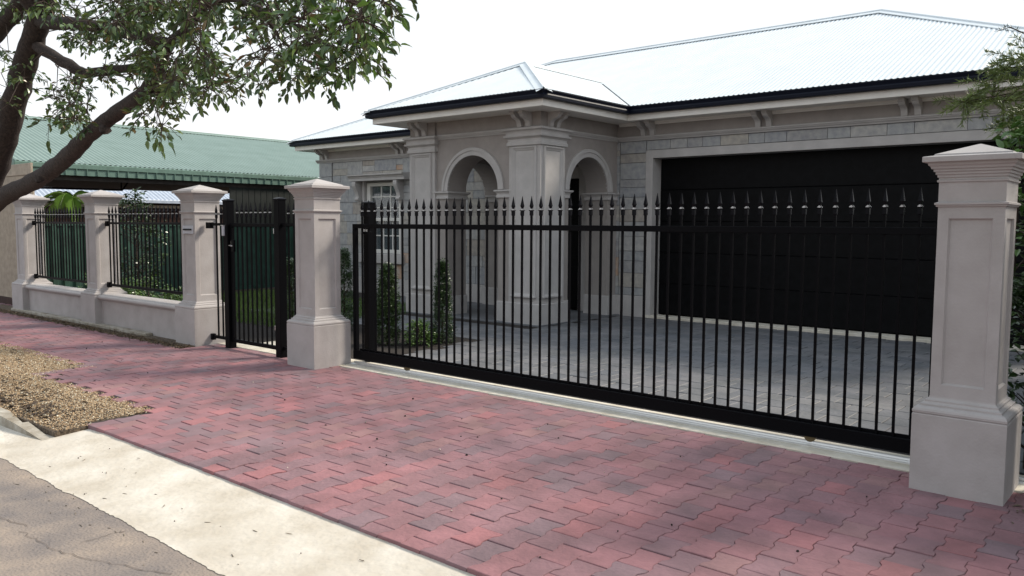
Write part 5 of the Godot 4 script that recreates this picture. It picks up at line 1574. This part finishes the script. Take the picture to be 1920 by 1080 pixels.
# ---------------------------------------------------------------- small things on the ground
func build_litter() -> void:
	var r := RandomNumberGenerator.new()
	r.seed = 91
	var nut := MB.new()
	nut.tube([V(0, 0.0, 0), V(0, 0.3, 0), V(0, 0.7, 0), V(0, 1.0, 0)], [0.3, 0.55, 0.5, 0.1], 6)
	var xf := []
	var cols := PackedColorArray()
	for i in 90:
		var p := V(r.randf_range(-13.0, 0.2), 0.001, r.randf_range(-4.8, -2.55))
		if p.x < -6.4 and p.z > -3.7:
			continue
		xf.append(Transform3D(Basis.from_euler(V(r.randf() * 3, r.randf() * TAU, 0)).scaled(Vector3.ONE * r.randf_range(0.006, 0.016)), p + V(0, 0.004, 0)))
		cols.push_back(Color(0.02, 0.013, 0.010) if r.randf() < 0.7 else Color(0.45, 0.38, 0.33))
	for i in 26:
		var p := V(r.randf_range(-6.0, -2.6), 0, r.randf_range(-2.4, -1.0))
		p.y = apron_y(p.x, p.z) + 0.002 if p.z < -1.9 else road_y(p.z) + 0.002
		xf.append(Transform3D(Basis.from_euler(V(r.randf() * 3, r.randf() * TAU, 0)).scaled(Vector3.ONE * r.randf_range(0.003, 0.008)), p))
		cols.push_back(Color(0.05, 0.035, 0.022))
	for i in 70:
		var p := V(r.randf_range(-5.9, -1.8), 0, r.randf_range(-2.42, -1.6))
		p.y = apron_y(p.x, p.z) + 0.002 if p.z < -1.9 else road_y(p.z) + 0.002
		xf.append(Transform3D(Basis.from_euler(V(PI / 2, r.randf_range(0.6, 2.2), 0)).scaled_local(V(0.004, r.randf_range(0.01, 0.045), 0.003)), p))
		cols.push_back(Color(0.20, 0.16, 0.11).lerp(Color(0.08, 0.06, 0.04), r.randf()))
	put_many("seed_pods", nut.mesh(), M.tint, null, xf, cols)
	tag(get_child(get_child_count() - 1), "tiny dark seed pods and bits scattered over the pavers and road", "litter")
	var lm := leaf_mesh(0.05, 0.02, 0.3, 0.4)
	xf = []
	cols = PackedColorArray()
	for i in 2600:
		var x := r.randf_range(-16.2, -9.3)
		var z := -4.86 - absf(r.randfn()) * 0.07 + (r.randf() * 0.12 if r.randf() < 0.2 else 0.0)
		if x > -9.85 and z < -5.03:
			continue
		z = maxf(z, -5.03)
		xf.append(Transform3D(Basis.from_euler(V(r.randfn() * 0.3, r.randf() * TAU, r.randfn() * 0.3)).scaled(Vector3.ONE * r.randf_range(0.3, 0.9)), V(x, 0.006 + r.randf() * 0.008, z)))
		cols.push_back(Color(0.20, 0.14, 0.075).lerp(Color(0.07, 0.045, 0.03), r.randf()))
	for i in 300:
		var p := V(r.randf_range(-14.0, -6.8) if i < 120 else r.randf_range(-8.6, -6.7), 0.006, r.randf_range(-3.5, -2.4) if i < 120 else -2.36 - absf(r.randfn()) * 0.16)
		xf.append(Transform3D(Basis.from_euler(V(r.randfn() * 0.3, r.randf() * TAU, r.randfn() * 0.3)).scaled(Vector3.ONE * r.randf_range(0.7, 1.5)), p))
		cols.push_back(Color(0.05, 0.033, 0.022))
	for i in 160:
		var p := V(r.randf_range(-0.7, 0.6), 0.004, r.randf_range(-5.5, -4.74))
		xf.append(Transform3D(Basis.from_euler(V(r.randfn() * 0.3, r.randf() * TAU, r.randfn() * 0.3)).scaled(Vector3.ONE * r.randf_range(0.5, 1.2)), p))
		cols.push_back(Color(0.10, 0.08, 0.05))
	put_many("leaf_litter", lm, M.tint, null, xf, cols)
	tag(get_child(get_child_count() - 1), "brown leaf litter drifted along the foot of the low wall and verge", "litter")

func _ready() -> void:
	rng.seed = 20
	# camera
	var cam := Camera3D.new()
	cam.name = "camera"
	add_child(cam)
	cam.basis = Basis(Vector3.UP, 0.70379) * Basis(Vector3.RIGHT, -0.07736) * Basis(Vector3.BACK, 0.00586)
	cam.position = V(0, 1.5, 0)
	cam.fov = rad_to_deg(2.0 * atan(540.0 / 1537.0))
	cam.near = 0.05
	cam.far = 600.0
	cam.current = true
	cam_inv = cam.transform.affine_inverse()
	# sky, sun, exposure
	var we := WorldEnvironment.new()
	we.name = "environment"
	var env := Environment.new()
	env.background_mode = Environment.BG_SKY
	var sky := Sky.new()
	var ps := ProceduralSkyMaterial.new()
	ps.sky_top_color = Color(0.90, 0.95, 1.0)
	ps.sky_horizon_color = Color(1.0, 1.0, 1.0)
	ps.sky_curve = 0.3
	ps.sky_energy_multiplier = 0.98
	ps.ground_bottom_color = Color(0.35, 0.33, 0.31)
	ps.ground_horizon_color = Color(0.6, 0.6, 0.6)
	sky.sky_material = ps
	env.sky = sky
	env.tonemap_mode = Environment.TONE_MAPPER_LINEAR
	env.tonemap_exposure = 1.16
	env.sdfgi_enabled = true
	env.ssao_enabled = true
	env.ssil_enabled = true
	we.environment = env
	add_child(we)
	var sun := DirectionalLight3D.new()
	sun.name = "sun"
	sun.light_energy = 1.4
	sun.light_color = Color(1.0, 0.96, 0.90)
	sun.light_angular_distance = 14.0
	sun.shadow_enabled = true
	add_child(sun)
	sun.look_at_from_position(V(0.36, 0.64, -0.68) * 50.0, Vector3.ZERO)
	make_materials()
	build_ground()
	build_house()
	build_neighbour()
	build_front()
	build_gates()
	build_tree()
	build_garden()
	build_litter()
	for k in get_children():
		clean(k)
